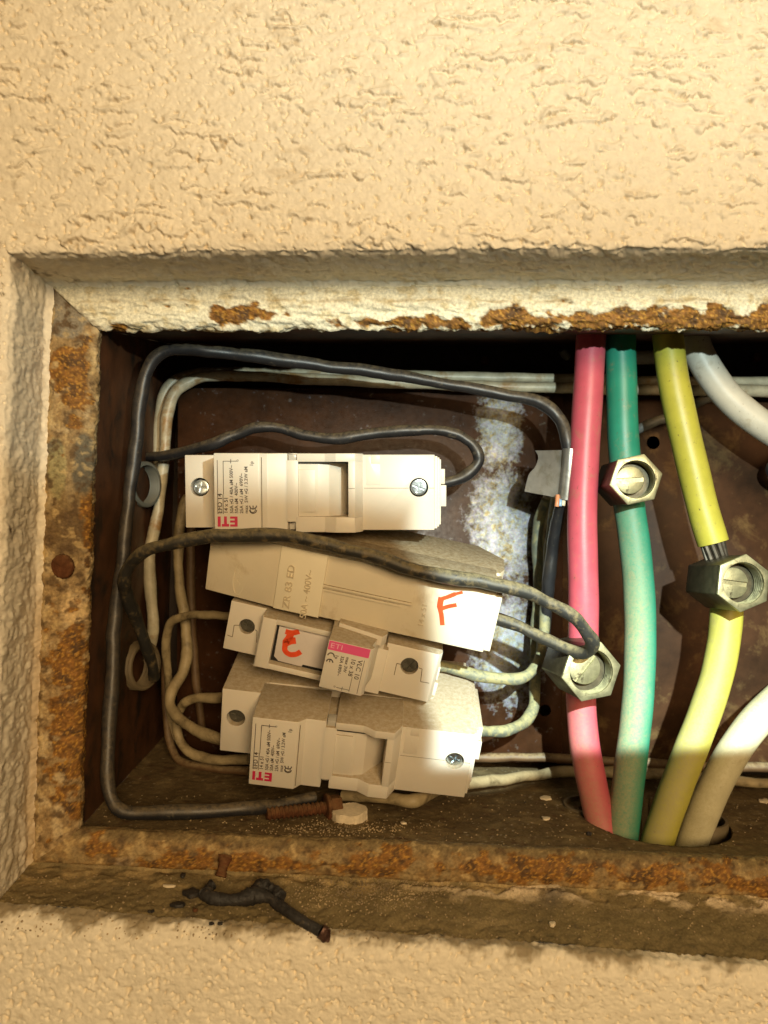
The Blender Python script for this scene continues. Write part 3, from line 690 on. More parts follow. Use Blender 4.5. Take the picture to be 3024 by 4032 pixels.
    # block letters turned upside down
    x0, x1, z0, z1 = lx(856), lx(934), lz(2074), lz(2034)
    L_ = []
    def bar(a, b, c, d): L_.append(bx(a, b, -.05, .3, c, d, 0))
    bar(x0, x0 + 1.1, z0, z1)                                          # I
    bar(x0 + 1.6, x0 + 4.4, z0, z0 + 1.05); bar(x0 + 2.5, x0 + 3.6, z0 + 1.0, z1)   # T inverted
    bar(x1 - 1.1, x1, z0, z1)                                          # E reversed
    for k in (z0, (z0 + z1) / 2 - .42, z1 - .85): bar(x0 + 4.9, x1 - 1.05, k, k + .85)
    bm_obj('red_lettering', join(*L_), M['printred'], root, False)
    return root
def prism_z_disc(x, y, r, z0, z1):
    return zprism([(x + 1.5 * r * math.cos(2 * math.pi * i / 20), y + r * math.sin(2 * math.pi * i / 20)) for i in range(20)], z0, z1, .2)
def place(root, local_mm, px, py, Y, tilt, roll, yaw):
    R = Euler((math.radians(tilt), math.radians(roll), math.radians(yaw)), 'XYZ')
    root.rotation_euler = R; root.location = P(px, py, Y) - R.to_matrix() @ (Vector(local_mm) * MM)
    return Matrix.LocRotScale(root.location, R, None)
def copy_tree(root):
    c = root.copy(); COL.objects.link(c)
    for ch in root.children:
        d = ch.copy(); COL.objects.link(d); d.parent = c
    return c
h1 = make_holder(); bpy.context.view_layer.update()
place(h1, (25, 0, 0), 932, 1941, 300, 3.5, .0, 0)
tag(h1, 'topmost cream fuse holder, level, with red upside-down letters and two bright screws', 'fuse holder', 'large cream fuse holders with red lettering')
h3 = copy_tree(h1); place(h3, (25, 0, 0), 1075, 2968, 300, 19, 6.6, 0)
dull = None
for ch in h3.children:
    if ch.name.startswith('screw.') and abs(ch.location.x - .0062) < 1e-4:
        ch.data = ch.data.copy(); ch.data.materials.clear(); ch.data.materials.append(M['dull_shaded_zinc'])  # darker screw material puts its lack of torch light into the colour
tag(h3, 'lowest cream fuse holder, tilted with a dusty top side, right end in torch light', 'fuse holder', 'large cream fuse holders with red lettering')

def frame_of(px, py, Y, tilt, roll, yaw):
    R = Euler((math.radians(tilt), math.radians(roll), math.radians(yaw)), 'XYZ'); return Matrix.LocRotScale(P(px, py, Y), R, None)
def onplane(Mx, px, py, y):
    Mi = Mx.inverted(); o = Mi @ Vector((0, 0, 0)); d = Mi.to_3x3() @ Vector(((px - CX) / F, 1, (CY - py) / F))
    t = (y * MM - o.y) / d.y; q = (o + d * t) / MM; return (q.x, q.z)

# ------------------------------------------------------------------ ivory cover block marked F
MF = frame_of(1350, 2333, 297, 15, 11.5, -5)
def make_F():
    root = empty('fuse_holder'); root.matrix_world = MF; root.location = MF.translation; root.rotation_euler = MF.to_euler()
    f = lambda px, py, y: onplane(MF, px, py, y)
    def poly(pts, y0, y1, bev=.4): return prism([f(x, y, y0) for x, y in pts], y0, y1, bev)
    # x-stations of the long profile (local x, y) at constant z range
    xl = f(800, 2270, 3)[0]; xa = f(1088, 2300, 0)[0]; xb = f(1272, 2310, 0)[0]; xr = f(1930, 2450, 1.0)[0]
    zt = f(1290, 2190, 0)[1]; zb = f(1260, 2436, 0)[1]; zl = f(810, 2158, 3)[1]; zlb = f(790, 2372, 3)[1]
    main = zprism([(xl + 1, 4), (xa - 1, 1.2), (xa, 1.2), (xb, 1.4), (xr, 1.4), (xr, 26), (xl + 1, 26)], zb, zt, .6)
    rear = zprism([(xl + 14, 24), (xr + 1.5, 24), (xr + 3.5, 30), (xr + 3.5, 44), (xr - 8, 56), (xl + 16, 56)], zb + .7, zt - .7, .6)
    bm_obj('body', join(main, rear), M['plastic2'], root)
    bm_obj('flank', bx(xr - .3, xr + 2.6, 2.6, 25, zb + .4, zt - 2.0, .4), M['plastic2'], root)
    bm_obj('label_panel', zprism([(xa, .2), (xb, 0), (xb, 3), (xa, 3)], zb + .15, zt - .15, .12), M['label_panel'], root)
    # long guide rib with its groove
    a = f(1245, 2308, .6); b = f(1560, 2368, .6)
    zz = (a[1] + b[1]) / 2
    parts('rib', (bx(a[0], b[0] + 6, .5, 3, zz - .2, zz + .9, .15), bx(a[0], b[0] + 2, .9, 3, zz - 2.0, zz - .9, .1), bx(a[0] - .5, a[0] + .6, .5, 3, zz - 2.0, zz + .9, .15)), M['plastic2'], root)
    # embossing
    T = []
    c = f(1135, 2345, 0); T.append(text_bm('ZR 83 ED', 4.0, c[0] - .2, c[1] - 5.6, 0, 90, 1.15, ext=.3)); T.append(text_bm('50A ~ 400V~', 3.7, c[0] + 7.2, c[1] - 8.2, 0, 90, 1.02, ext=.3))
    c = f(1660, 2450, 1.4); T.append(text_bm('14 x 51', 3.0, c[0], c[1] - 2, 1.37, 90, 1.1, ext=.3))
    parts('embossed_text', T, M['emboss'], root, False)
    c = f(940, 2280, 2.5); B = []
    for k in (-1, 1):
        B.append(stroke([(c[0] + k * 2.4 * math.cos(t), c[1] + 6.8 * math.sin(t)) for t in np.linspace(-math.pi / 2, math.pi / 2, 16)], .38, 2.9, .45))
    B.append(stroke([(c[0] + .7 * math.sin(t * 2), c[1] + t) for t in np.linspace(-3, 3, 14)], .35, 2.9, .40))
    c = f(1900, 2365, 1.4)
    for k in (0, 1):
        B.append(stroke([(c[0] - 1.6 + 1.9 * math.cos(t), c[1] - 2.6 + k * 4.4 - 1.9 * math.sin(t)) for t in np.linspace(math.pi * .5 - 1.3, math.pi * .5 + 1.3, 12)], .40, 1.5, .2))
    parts('embossed_mark', (B), M['plastic2'], root)
    g = lambda pts: [f(x, y, 1.3) for x, y in pts]
    S = [stroke([tuple(v) for v in smooth(g([(1822, 2332), (1790, 2340), (1765, 2350), (1740, 2358)]), 4)], [1.2] * 4 + [1.7] * 4 + [1.6] * 5, 1.4, .09),
         stroke([tuple(v) for v in smooth(g([(1738, 2352), (1732, 2390), (1738, 2420), (1742, 2462)]), 4)], [2.3] * 5 + [1.8] * 8, 1.4, .11),
         stroke([tuple(v) for v in smooth(g([(1736, 2398), (1765, 2388), (1798, 2382)]), 4)], 1.6, 1.4, .13)]
    bm_obj('marker_letter', join(*S), M['marker'], root)
    return root
hF = make_F()
tag(hF, 'ivory fuse holder with closed cover and a red marker letter F at its right end', 'fuse holder')

# ------------------------------------------------------------------ small fuse holder with the pink strip
MV = frame_of(1270, 2590, 303, 14, 13.0, 0)
def make_V():
    root = empty('fuse_holder'); root.location = MV.translation; root.rotation_euler = MV.to_euler()
    f = lambda px, py, y: onplane(MV, px, py, y)
    zb = f(1120, 2650, 0)[1]; zt = zb + 21.5
    xl = f(890, 2480, 9)[0]; xa = f(1018, 2560, 4)[0]; xw0 = f(1072, 2540, 0)[0]; xw1 = f(1275, 2600, 0)[0]; xr0 = f(1500, 2640, 3)[0]; xr = f(1712, 2650, 3)[0]
    sx, sz = f(972, 2467, 9); tx, tz = f(1612, 2623, 3)
    body = zprism([(xl, 9), (xa, 9), (xa, 14), (xr0, 14), (xr0, 3), (xr, 3), (xr + 1.5, 6), (xr + 1.5, 52), (xl, 52)], zb, zt, .4)
    body = cut(body, [cyl(sx, sz, 3.3, 0, 13, 28), cyl(tx, tz, 3.6, -2, 7, 28)])
    bm_obj('body', body, M['plastic'], root)
    fr_ = join(bx(xa - .2, xw0, 0, 15, zb - .1, zt + .1, .4), bx(xw0 - .5, xw1 + 1, 0.4, 15, zb - .15, zb + 2.4, .35), bx(xw0 - .5, xw1 + 22, 0.4, 15, zt - 2.2, zt + .15, .35), bx(xw1 + 3, xr0 + 1, .2, 15, zb - .1, zt - 1.9, .4),
               bx(xa - .6, xa + .8, 1.2, 14, zb - .8, zt + .2, .3))
    bm_obj('carrier', fr_, M['plastic'], root)
    # inset plate with cut corners, black sheet behind paints the shade round its edge
    bm_obj('gap_shade', bx(xw0 - .6, xw1 + 3, 3.8, 4.5, zb + 1.6, zt - 1, 0), M['gap_shade'], root)
    bm_obj('inset_plate', prism([(xw0 + 1.3, zb + 5), (xw0 + 3.4, zb + 3.4), (xw0 + 13, zb + 3.2), (xw0 + 13.3, zb + 4.2), (xw1 + 3, zb + 4.2), (xw1 + 3, zt - 2.4), (xw0 + 4.2, zt - 2.4), (xw0 + 3.4, zt - 3.3), (xw0 + 1.0, zt - 3.3)], 2.2, 3.6, .2), M['plastic3'], root)
    g = lambda pts: [f(x, y, 2.2) for x, y in pts]
    S = [stroke([tuple(v) for v in smooth(g([(1124, 2486), (1150, 2492), (1178, 2486)]), 4)], 2.2, 2.2, .08),
         stroke([tuple(v) for v in smooth(g([(1150, 2486), (1138, 2510), (1124, 2532), (1145, 2524), (1165, 2522)]), 4)], 2.8, 2.2, .10),
         stroke([tuple(v) for v in smooth(g([(1124, 2532), (1122, 2560), (1140, 2576), (1165, 2576), (1184, 2566)]), 4)], 2.2, 2.2, .12)]
    bm_obj('marker_scrawl', join(*S), M['marker'], root)
    # lever standing out towards the viewer
    Y0 = -16
    q = [f(1294, 2512, Y0), f(1455, 2560, Y0), f(1424, 2746, Y0), f(1258, 2702, Y0)]
    xs0 = (q[0][0] + q[3][0]) / 2; xs1 = (q[1][0] + q[2][0]) / 2; zs0 = (q[2][1] + q[3][1]) / 2; zs1 = (q[0][1] + q[1][1]) / 2
    lev = zprism([(xs0, Y0), (xs1, Y0), (xs1 + 1.2, Y0 + 2), (xs1 + 1.2, Y0 + 3.2), (xs1 + .4, Y0 + 3.2), (xs1 + .4, Y0 + 4.4), (xs1 + 3.2, 1), (xs1 + 4.6, 3), (xs1 + 4.6, 12), (xs0 - .5, 12), (xs0, 0)], zs0, zs1, .3)
    bm_obj('lever', lev, M['plastic'], root)
    bm_obj('lever_back', zprism([(xs0 + 2, -2), (xs1 + 3.4, -6), (xs1 + 5.2, -2), (xs1 + 5.4, 8), (xs0 + 2, 8)], zs1 - 2.5, zs1 + 1.6, .3), M['plastic'], root)
    pk = bx(xs0 + .25, xs1 - .25, Y0 - .06, Y0 + .5, zs1 - 3.9, zs1 - .25, 0)
    bm_obj('pink_strip', pk, M['pink_strip'], root)
    T = [text_bm('ETI', 2.9, xs0 + .9, zs1 - 2.1, Y0 - .12, 0, 1.25)]
    bm_obj('pale_lettering', join(*T), mat('pale_pink_print', (.85, .45, .52)), root, False)
    T = []; h = zs1 - 4.7; W = xs1 - xs0
    for s, dx, dz, sz in (('VLC 10', W - 3.1, -.6, 2.5), ('10 x 38', W - 5.6, -.6, 2.3), ('max 3W', W - 7.9, -.6, 1.7), ('32A 690V~', W - 9.9, -.6, 1.7), ('1p', W - 12.0, -.6, 1.7)):
        T.append(text_bm(s, sz, xs0 + dx, h + dz, Y0 - .06, -90, 1.05, bold=.04))
    T.append(stroke([(xs0 + W - 1.5, h - .4), (xs0 + W - 1.5, zs0 + .8)], .2, Y0 + .1, .16)); T.append(stroke([(xs0 + W - 4.6, h - 8), (xs0 + W - 4.6, zs0 + .8)], .2, Y0 + .1, .16))
    T.append(stroke([(xs0 + W - 4.6, zs0 + 1.4), (xs0 + W - 9.6, zs0 + 1.4)], .2, Y0 + .1, .16)); T.append(stroke([(xs0 + W - 7.4, zs0 + 2.2), (xs0 + W - 7.4, zs0 + .7)], .2, Y0 + .1, .16)); T.append(text_bm('o', 1.5, xs0 + W - 10.2, zs0 + 2.0, Y0 - .06, -90))
    for k in (0, 1): T.append(stroke([(xs0 + 2.0 + 1.2 * math.cos(t), h - 2.2 - k * 2.6 - 1.2 * math.sin(t) + .6) for t in np.linspace(math.pi * 1.0, math.pi * 2.0, 12)], .45, Y0 + .1, .16))
    T.append(stroke([(xs0 + 2.0, h - 4.2), (xs0 + 2.0, h - 3.0)], .4, Y0 + .1, .16))
    bm_obj('printed_label', join(*T), M['print'], root, False)
    screw(root, sx, 10.6, sz, SC_CROSS, M['dull_shaded_zinc'], 10, 0).scale = (.93, 1, .93); screw(root, tx, 4.4, tz, SC_CROSS, M['dull_shaded_zinc'], 30, 0)
    for (x, y, z) in ((sx, 12.4, sz), (tx, 6.4, tz)): bm_obj('screw_well', cyl(x, z, 3.25, y, y + .5, 24), M['gap_shade'], root)
    # stepped parting lines by the screws
    def ln(pts, y): return [stroke([a, b], .28, y + .12, .16) for a, b in zip(pts[:-1], pts[1:])]
    A = [f(*p, 9) for p in ((895, 2500), (915, 2508), (922, 2462), (942, 2462))]; B2 = [f(*p, 9) for p in ((1004, 2480), (1012, 2484), (1010, 2530))]
    C2 = [f(*p, 3) for p in ((1552, 2658), (1562, 2612), (1580, 2616))]; D2 = [f(*p, 3) for p in ((1650, 2630), (1662, 2634), (1656, 2684), (1690, 2690))]
    parts('parting_line', (ln(A, 9) + ln(B2, 9) + ln(C2, 3) + ln(D2, 3)), M['seam'], root, False)
    parts('terminal_tab', (bx(xr + 1.2, xr + 3.0, 8, 40, zb + 1, zb + 7, .3), bx(xr + 1.2, xr + 2.4, 8, 40, zb + 8, zb + 14, .3)), M['plastic'], root)
    return root
hV = make_V()
tag(hV, 'small cream fuse holder with pink-striped lever and red scrawl, between the other holders', 'fuse holder')

# ------------------------------------------------------------------ tubes
def tube(name, pts, r, m, parent=None, k=10, n=14, wob=.06, cap=True, flat=None, mm=False, jag=0, wig=0):
    P3 = smooth([(Vector(p) * MM if mm else P(*p)) for p in pts], k)
    if wig:
        a_ = np.array([tuple(v) for v in P3]) / MM; o_ = random.random() * 50
        q_ = np.stack([fbm(a_, 14, 3, off=o_), fbm(a_, 14, 3, off=o_ + 7), fbm(a_, 14, 3, off=o_ + 13)], axis=1) * wig * 2
        P3 = [v + Vector(tuple(d_)) * MM for v, d_ in zip(P3, q_)]
    bm = bmesh.new(); rings = []; up = Vector((0, 1, 0)); ph = random.random() * 99
    N_ = len(P3)
    for i, p in enumerate(P3):
        t = (P3[min(i + 1, N_ - 1)] - P3[max(i - 1, 0)]).normalized()
        a = (up - t * up.dot(t)); a = a.normalized() if a.length > 1e-6 else t.orthogonal().normalized(); up = a; b = t.cross(a)
        rr = (r(i / (N_ - 1)) if callable(r) else r) * (1 + wob * math.sin(i * .37 + ph) * .5 + wob * .5 * math.sin(i * .11 + ph * 2)) * MM
        rings.append([bm.verts.new(p + (a * math.cos(2 * math.pi * j / n) + b * math.sin(2 * math.pi * j / n)) * rr * (1 + jag * random.uniform(-1, 1))) for j in range(n)])
    for A, B in zip(rings[:-1], rings[1:]):
        for j in range(n): bm.faces.new((A[j], A[(j + 1) % n], B[(j + 1) % n], B[j]))
    if cap: bm.faces.new(rings[0][::-1]); bm.faces.new(rings[-1])
    bmesh.ops.recalc_face_normals(bm, faces=bm.faces)
    return bm_obj(name, bm, m, parent)
S_ = 3024 / 1659
def ov(lst): return [(x * S_, y * S_, Y) for x, y, Y in lst]
def wire(pts, r, m, label, group=None, cat='wire', name='wire', **k):
    r = r * 1.17; k.setdefault('wob', .12); k.setdefault('wig', .45)
    return tag(tube(name, pts, r, m, **k), label, cat, group)

# --- black wires
wire(ov([(680, 1722, 322), (600, 1738, 314), (520, 1748, 306), (400, 1753, 301), (300, 1758, 299), (258, 1746, 299), (236, 1712, 300), (232, 1660, 303), (236, 1560, 308), (243, 1450, 312), (247, 1350, 315), (260, 1240, 316), (273, 1130, 318), (286, 1030, 320), (296, 940, 320), (304, 860, 320), (316, 805, 320), (345, 766, 320), (395, 755, 320), (470, 761, 322), (560, 771, 326), (700, 790, 332), (850, 809, 338), (1000, 836, 342), (1090, 853, 342), (1160, 868, 340), (1205, 900, 338), (1226, 950, 336), (1228, 1000, 336), (1222, 1060, 337), (1208, 1110, 345), (1196, 1170, 352), (1186, 1250, 356), (1180, 1330, 360), (1172, 1400, 366)]), 2.35, M['black'],
     'long thick black wire framing the upper left of the box down to its floor')
wire(ov([(300, 985, 372), (345, 985, 362), (400, 975, 354), (455, 960, 350), (510, 940, 350), (560, 922, 350), (610, 925, 350), (660, 940, 350), (720, 948, 350), (790, 938, 350), (870, 931, 350), (940, 930, 350), (990, 940, 350), (1024, 965, 350), (1034, 995, 350), (1015, 1022, 350), (985, 1036, 349), (950, 1045, 349)]), 2.15, M['black'],
     'wavy black wire curling into the right end of the topmost fuse holder')
wire(ov([(332, 1462, 345), (328, 1435, 338), (312, 1390, 330), (294, 1335, 322), (274, 1290, 312), (268, 1258, 305), (280, 1222, 299), (315, 1192, 294), (380, 1172, 291), (460, 1160, 290), (560, 1156, 289), (640, 1160, 288), (720, 1178, 287), (800, 1200, 286), (880, 1226, 285), (960, 1244, 285), (1050, 1258, 285), (1130, 1278, 286), (1195, 1306, 288), (1245, 1340, 291), (1274, 1375, 295), (1277, 1400, 300), (1255, 1410, 305), (1215, 1398, 310), (1160, 1372, 315), (1110, 1348, 318), (1060, 1332, 320)]), 2.2, M['blackdusty'],
     'dusty black wire crossing over the ivory block marked F and looping back into it')
# --- cream pair
wire(ov([(1965, 850, 378), (1700, 846, 378), (1440, 842, 378), (1232, 838, 378), (1100, 836, 378), (980, 832, 378), (850, 826, 378), (740, 822, 378), (640, 818, 378), (540, 812, 376), (470, 812, 374), (415, 822, 372), (378, 848, 371), (362, 895, 371), (356, 960, 371), (350, 1040, 371), (340, 1110, 371), (326, 1180, 371), (322, 1250, 371), (328, 1310, 371), (330, 1370, 372), (320, 1425, 376)]), 2.35, M['cream'],
     'cream wire along the top of the box bending down its left side', 'pair of cream wires')
wire(ov([(1960, 828, 383), (1700, 826, 383), (1440, 824, 383), (1232, 818, 383), (1100, 816, 383), (980, 814, 383), (880, 812, 383), (740, 808, 384), (600, 806, 384), (480, 803, 384), (400, 812, 382), (362, 838, 380), (346, 885, 380), (340, 950, 380), (340, 1010, 382), (335, 1060, 386)]), 2.2, M['cream'],
     'cream wire seen as the upper strand above its twin at the box top', 'pair of cream wires')
# --- left hand tangle
wire(ov([(408, 1075, 384), (392, 1110, 382), (386, 1180, 380), (388, 1260, 378), (398, 1330, 374), (405, 1400, 372), (396, 1450, 368), (372, 1490, 362), (368, 1525, 358), (390, 1555, 352), (430, 1580, 346), (470, 1595, 340), (520, 1606, 336)]), 2.2, M['beige'],
     'beige wire dropping behind the holders and curling into the left of the lowest fuse holder')
wire(ov([(540, 1330, 345), (490, 1330, 350), (440, 1327, 356), (400, 1330, 362), (370, 1345, 368), (360, 1385, 374), (362, 1450, 380), (368, 1540, 384), (378, 1600, 384)]), 1.7, M['beige'],
     'thin brownish wire leaving the left of the small pink-striped fuse holder')
wire(ov([(530, 1508, 350), (470, 1506, 355), (425, 1508, 360), (396, 1522, 364), (384, 1555, 366), (388, 1600, 366), (420, 1630, 362), (470, 1640, 356), (540, 1640, 350)]), 1.9, M['beige'],
     'beige wire bent in a U beside the left end of the lowest fuse holder')
wire(ov([(362, 1370, 382), (356, 1450, 384), (360, 1560, 384), (372, 1620, 380), (400, 1648, 374), (460, 1660, 366), (540, 1664, 360)]), 1.7, M['brownwire'],
     'dark brown wire running down the box corner and under the lowest fuse holder')
wire(ov([(420, 1070, 388), (412, 1200, 388), (415, 1350, 388), (425, 1480, 388), (440, 1600, 388)]), 1.8, M['brownwire'],
     'straight dark brown wire against the back plate left of the fuse holders')
# --- right hand returns
wire(ov([(925, 1432, 342), (950, 1438, 340), (1000, 1450, 338), (1060, 1463, 337), (1110, 1466, 338), (1145, 1455, 342), (1166, 1425, 350), (1173, 1380, 356), (1178, 1300, 362), (1184, 1220, 366), (1190, 1150, 368), (1200, 1090, 360), (1210, 1040, 350)]), 2.15, M['olive'],
     'dusty olive wire leaving the right end of the small pink-striped fuse holder')
wire(ov([(1030, 1580, 330), (1060, 1581, 334), (1100, 1576, 340), (1135, 1558, 350), (1153, 1525, 358), (1156, 1470, 366), (1156, 1400, 372), (1160, 1320, 376), (1163, 1230, 378), (1160, 1170, 378), (1166, 1120, 376), (1180, 1080, 372)]), 2.2, M['olive'],
     'dusty grey-green wire leaving the right end of the lowest fuse holder')
wire(ov([(1183, 1070, 374), (1175, 1110, 378), (1170, 1160, 382), (1172, 1230, 384), (1166, 1300, 384), (1160, 1400, 384)]), 1.7, M['cream'],
     'thin pale wire showing below the sheet-metal clip')
# --- floor and back wires
wire(ov([(740, 1716, 330), (820, 1722, 322), (880, 1730, 316), (906, 1726, 318), (935, 1708, 328), (990, 1696, 342), (1080, 1684, 360), (1180, 1671, 378), (1240, 1667, 382), (1350, 1668, 384), (1460, 1674, 384), (1560, 1684, 384), (1700, 1694, 384), (1955, 1700, 384)]), 2.3, M['beige'],
     'tan wire lying along the box floor behind the thick cables and under the lowest holder')
wire(ov([(960, 1640, 386), (1050, 1636, 386), (1160, 1636, 386), (1260, 1641, 386), (1380, 1648, 386), (1500, 1655, 388), (1700, 1658, 388), (1945, 1662, 388)]), 2.0, M['brownwire'],
     'dark wire along the lower edge of the mounting plates')
wire([(2470, 1720, 386), (2520, 1690, 382), (2575, 1662, 380), (2640, 1640, 380), (2720, 1600, 382), (2800, 1560, 384), (2900, 1525, 386), (3200, 1505, 386), (3560, 1500, 386)], 2.0, M['greywire'],
     'grey wire slanting up behind the yellow cable')
wire([(3580, 1740, 380), (3200, 1755, 378), (3090, 1790, 374), (3035, 1845, 372), (3070, 1890, 374), (3200, 1920, 378), (3580, 1960, 380)], 2.2, M['black'],
     'black wire bend at the right edge below the white cable')
wire([(2480, 1406, 392), (2520, 1407, 390), (2580, 1407, 390), (2620, 1405, 392)], 3.1, M['white'], 'short white sleeve behind the tops of the green and yellow cables', cat='sleeve', name='sleeve', wob=.02)
wire([(2236, 1405, 398), (2222, 1392, 396), (2215, 1380, 396)], 1.8, M['conduitblue'], 'small grey cable tie end left of the pink cable top', cat='cable tie', name='cable_tie')

# --- thick cables
def cable(pts, r, m, label, name='cable', **k):
    return tag(tube(name, pts, r, m, n=28, wob=.015, k=12, **k), label, 'cable', 'thick coloured cables')
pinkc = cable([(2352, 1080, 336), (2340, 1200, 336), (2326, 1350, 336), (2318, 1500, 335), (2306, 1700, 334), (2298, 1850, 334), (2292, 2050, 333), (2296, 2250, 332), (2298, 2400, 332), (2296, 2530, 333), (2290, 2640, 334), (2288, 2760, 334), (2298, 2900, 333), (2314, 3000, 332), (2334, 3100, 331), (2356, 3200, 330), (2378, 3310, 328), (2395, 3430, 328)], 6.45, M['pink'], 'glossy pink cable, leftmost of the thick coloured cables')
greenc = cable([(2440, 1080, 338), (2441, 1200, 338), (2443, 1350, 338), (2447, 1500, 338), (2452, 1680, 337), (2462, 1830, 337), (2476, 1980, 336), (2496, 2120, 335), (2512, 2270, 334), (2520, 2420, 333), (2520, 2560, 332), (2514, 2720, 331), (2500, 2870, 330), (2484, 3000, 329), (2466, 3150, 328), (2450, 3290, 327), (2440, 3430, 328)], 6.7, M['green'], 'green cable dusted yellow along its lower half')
yel = empty('cable', P(2590, 3310, 330))
tag(yel, 'yellow cable with a stripped band of bare strands above its hexagonal connector', 'cable', 'thick coloured cables')
def ychild(o): o.parent = yel; o.matrix_parent_inverse = Matrix.Translation(-yel.location); return o
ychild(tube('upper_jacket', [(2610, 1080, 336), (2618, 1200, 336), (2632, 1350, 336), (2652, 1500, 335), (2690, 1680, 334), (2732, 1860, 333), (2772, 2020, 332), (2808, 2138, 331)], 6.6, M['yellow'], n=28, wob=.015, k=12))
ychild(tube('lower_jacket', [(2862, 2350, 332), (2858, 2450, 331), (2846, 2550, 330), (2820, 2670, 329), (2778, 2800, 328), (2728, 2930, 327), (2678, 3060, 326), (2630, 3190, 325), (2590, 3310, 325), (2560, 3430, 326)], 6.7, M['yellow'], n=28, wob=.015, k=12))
for j in range(9):
    a = 2 * math.pi * j / 9; dx, dy = 4.4 * math.cos(a), 4.4 * math.sin(a)
    p0 = Vector(Pm(2800, 2115, 331)) + Vector((dx, dy, 0)); p1 = Vector(Pm(2862, 2370, 331)) + Vector((4.4 * math.cos(a + .9), 4.4 * math.sin(a + .9), 0))
    ychild(tube('strand', [p0, (p0 + p1) / 2, p1], 1.25, M['strand'], k=4, n=8, mm=True))
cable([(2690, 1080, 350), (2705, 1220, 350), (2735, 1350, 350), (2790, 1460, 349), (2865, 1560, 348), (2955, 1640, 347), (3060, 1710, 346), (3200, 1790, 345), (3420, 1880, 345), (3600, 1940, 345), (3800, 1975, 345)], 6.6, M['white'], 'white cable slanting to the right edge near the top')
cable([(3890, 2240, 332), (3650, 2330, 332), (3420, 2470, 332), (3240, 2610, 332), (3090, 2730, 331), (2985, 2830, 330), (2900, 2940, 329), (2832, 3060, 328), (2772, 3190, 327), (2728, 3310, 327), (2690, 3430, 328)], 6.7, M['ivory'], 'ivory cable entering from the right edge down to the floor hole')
# conduit sleeves standing in the floor hole
def ringtube(name, c, axis, r, L, m, label, cat, ribs=6, thick=.9, parent=None, ell=1.0):
    bm = bmesh.new(); ax = Vector(axis).normalized(); a = ax.orthogonal().normalized(); b = ax.cross(a); prof = []
    K = ribs * 4
    for i in range(K + 1): prof.append((L * i / K, r + .8 * (.5 - .5 * math.cos(i * math.pi / 2))))
    for i in range(K, -1, -1): prof.append((L * i / K, r - thick + .8 * (.5 - .5 * math.cos(i * math.pi / 2))))
    n = 36; rows = []
    for s, rr in prof: rows.append([bm.verts.new((Vector(c) + ax * s + (a * math.cos(2 * math.pi * j / n) + b * math.sin(2 * math.pi * j / n) * ell) * rr) * MM) for j in range(n)])
    rows.append(rows[0])
    for A, B in zip(rows[:-1], rows[1:]):
        for j in range(n): bm.faces.new((A[j], A[(j + 1) % n], B[(j + 1) % n], B[j]))
    bmesh.ops.recalc_face_normals(bm, faces=bm.faces)
    o = bm_obj(name, bm, m, parent); tag(o, label, cat); return o
ringtube('conduit', (-110.5, 354, -71.5), (-1, .40, -.05), 10.5, 9, M['conduit'], 'open corrugated conduit end low on the left side of the box', 'conduit', 5, 1.0)
ringtube('conduit', (-111, 358, 13), (-1, .40, 0), 10, 6, M['conduitblue'], 'pale corrugated conduit end half hidden behind black wire, upper left', 'conduit', 5, 1.0)
ringtube('conduit', (139, 333, -172), (0, 0, 1), 10.5, 38, M['conduit'], 'grey-beige conduit collar in the floor hole right of the ivory cable', 'conduit', 3, 1.2)
ringtube('conduit', (92, 345, -172), (0, 0, 1), 10.5, 40, M['conduit'], 'beige conduit collar in the floor hole left of the pink cable', 'conduit', 3, 1.2)

# ------------------------------------------------------------------ hexagonal connectors
def connector(fpx, fpy, fY, bpx, bpy_, bY, R, hexrot, slot, label, in_dx=0, in_dz=0, mface='brass', depth=8):
    A = Vector(Pm(fpx, fpy, fY)); B = Vector(Pm(bpx, bpy_, bY)); ax = (B - A).normalized(); Lg = (B - A).length
    root = empty('connector'); root.location = A * MM
    q = Vector((0, 1, 0)).rotation_difference(ax); root.rotation_mode = 'QUATERNION'; root.rotation_quaternion = q
    hx = [(R * math.cos(math.radians(hexrot + 60 * i)), R * math.sin(math.radians(hexrot + 60 * i))) for i in range(6)]
    body = prism(hx, 0, Lg, .55, 2)
    ri = R * .735
    body = cut(body, [cyl(0, 0, ri, -5, depth, 40)])
    bm_obj('hex_barrel', body, M['brassdark'], root)
    fc = prism([(x * 1.02, z * 1.02) for x, z in hx], -.5, 1.3, .35, 2); fc = cut(fc, [cyl(0, 0, ri - .05, -5, 5, 40)]); bm_obj('hex_face', fc, M['brass'], root)
    # thread turns inside the bore
    for k in range(5):
        bm = bmesh.new(); n = 40; y = 1.0 + k * 1.3
        prof = [(ri + .02, y - .5), (ri - .42, y), (ri + .02, y + .5)]
        rows = [[bm.verts.new(Vector((r * math.cos(2 * math.pi * j / n), yy, r * math.sin(2 * math.pi * j / n))) * MM) for j in range(n)] for r, yy in prof]
        for P0, P1 in zip(rows[:-1], rows[1:]):
            for j in range(n): bm.faces.new((P0[j], P0[(j + 1) % n], P1[(j + 1) % n], P1[j]))
        bmesh.ops.recalc_face_normals(bm, faces=bm.faces); bm_obj('thread', bm, M['brass'], root)
    rs = ri * .74
    b = cyl(0, 0, rs, 0, 6, 32, .4); ca = math.radians(slot)
    cb = bx(-rs * 1.2, rs * 1.2, -1, 1.3, -1.0, 1.0, 0); bmesh.ops.rotate(cb, verts=cb.verts, cent=(0, 0, 0), matrix=Matrix.Rotation(-ca, 3, 'Y'))
    b = cut(b, [cb]); o = bm_obj('grub_screw', b, M['brass'], root); o.location = (in_dx * MM, (depth - 4.0) * MM, in_dz * MM)
    return tag(root, label, 'connector', 'hexagonal screw connectors on the cables')
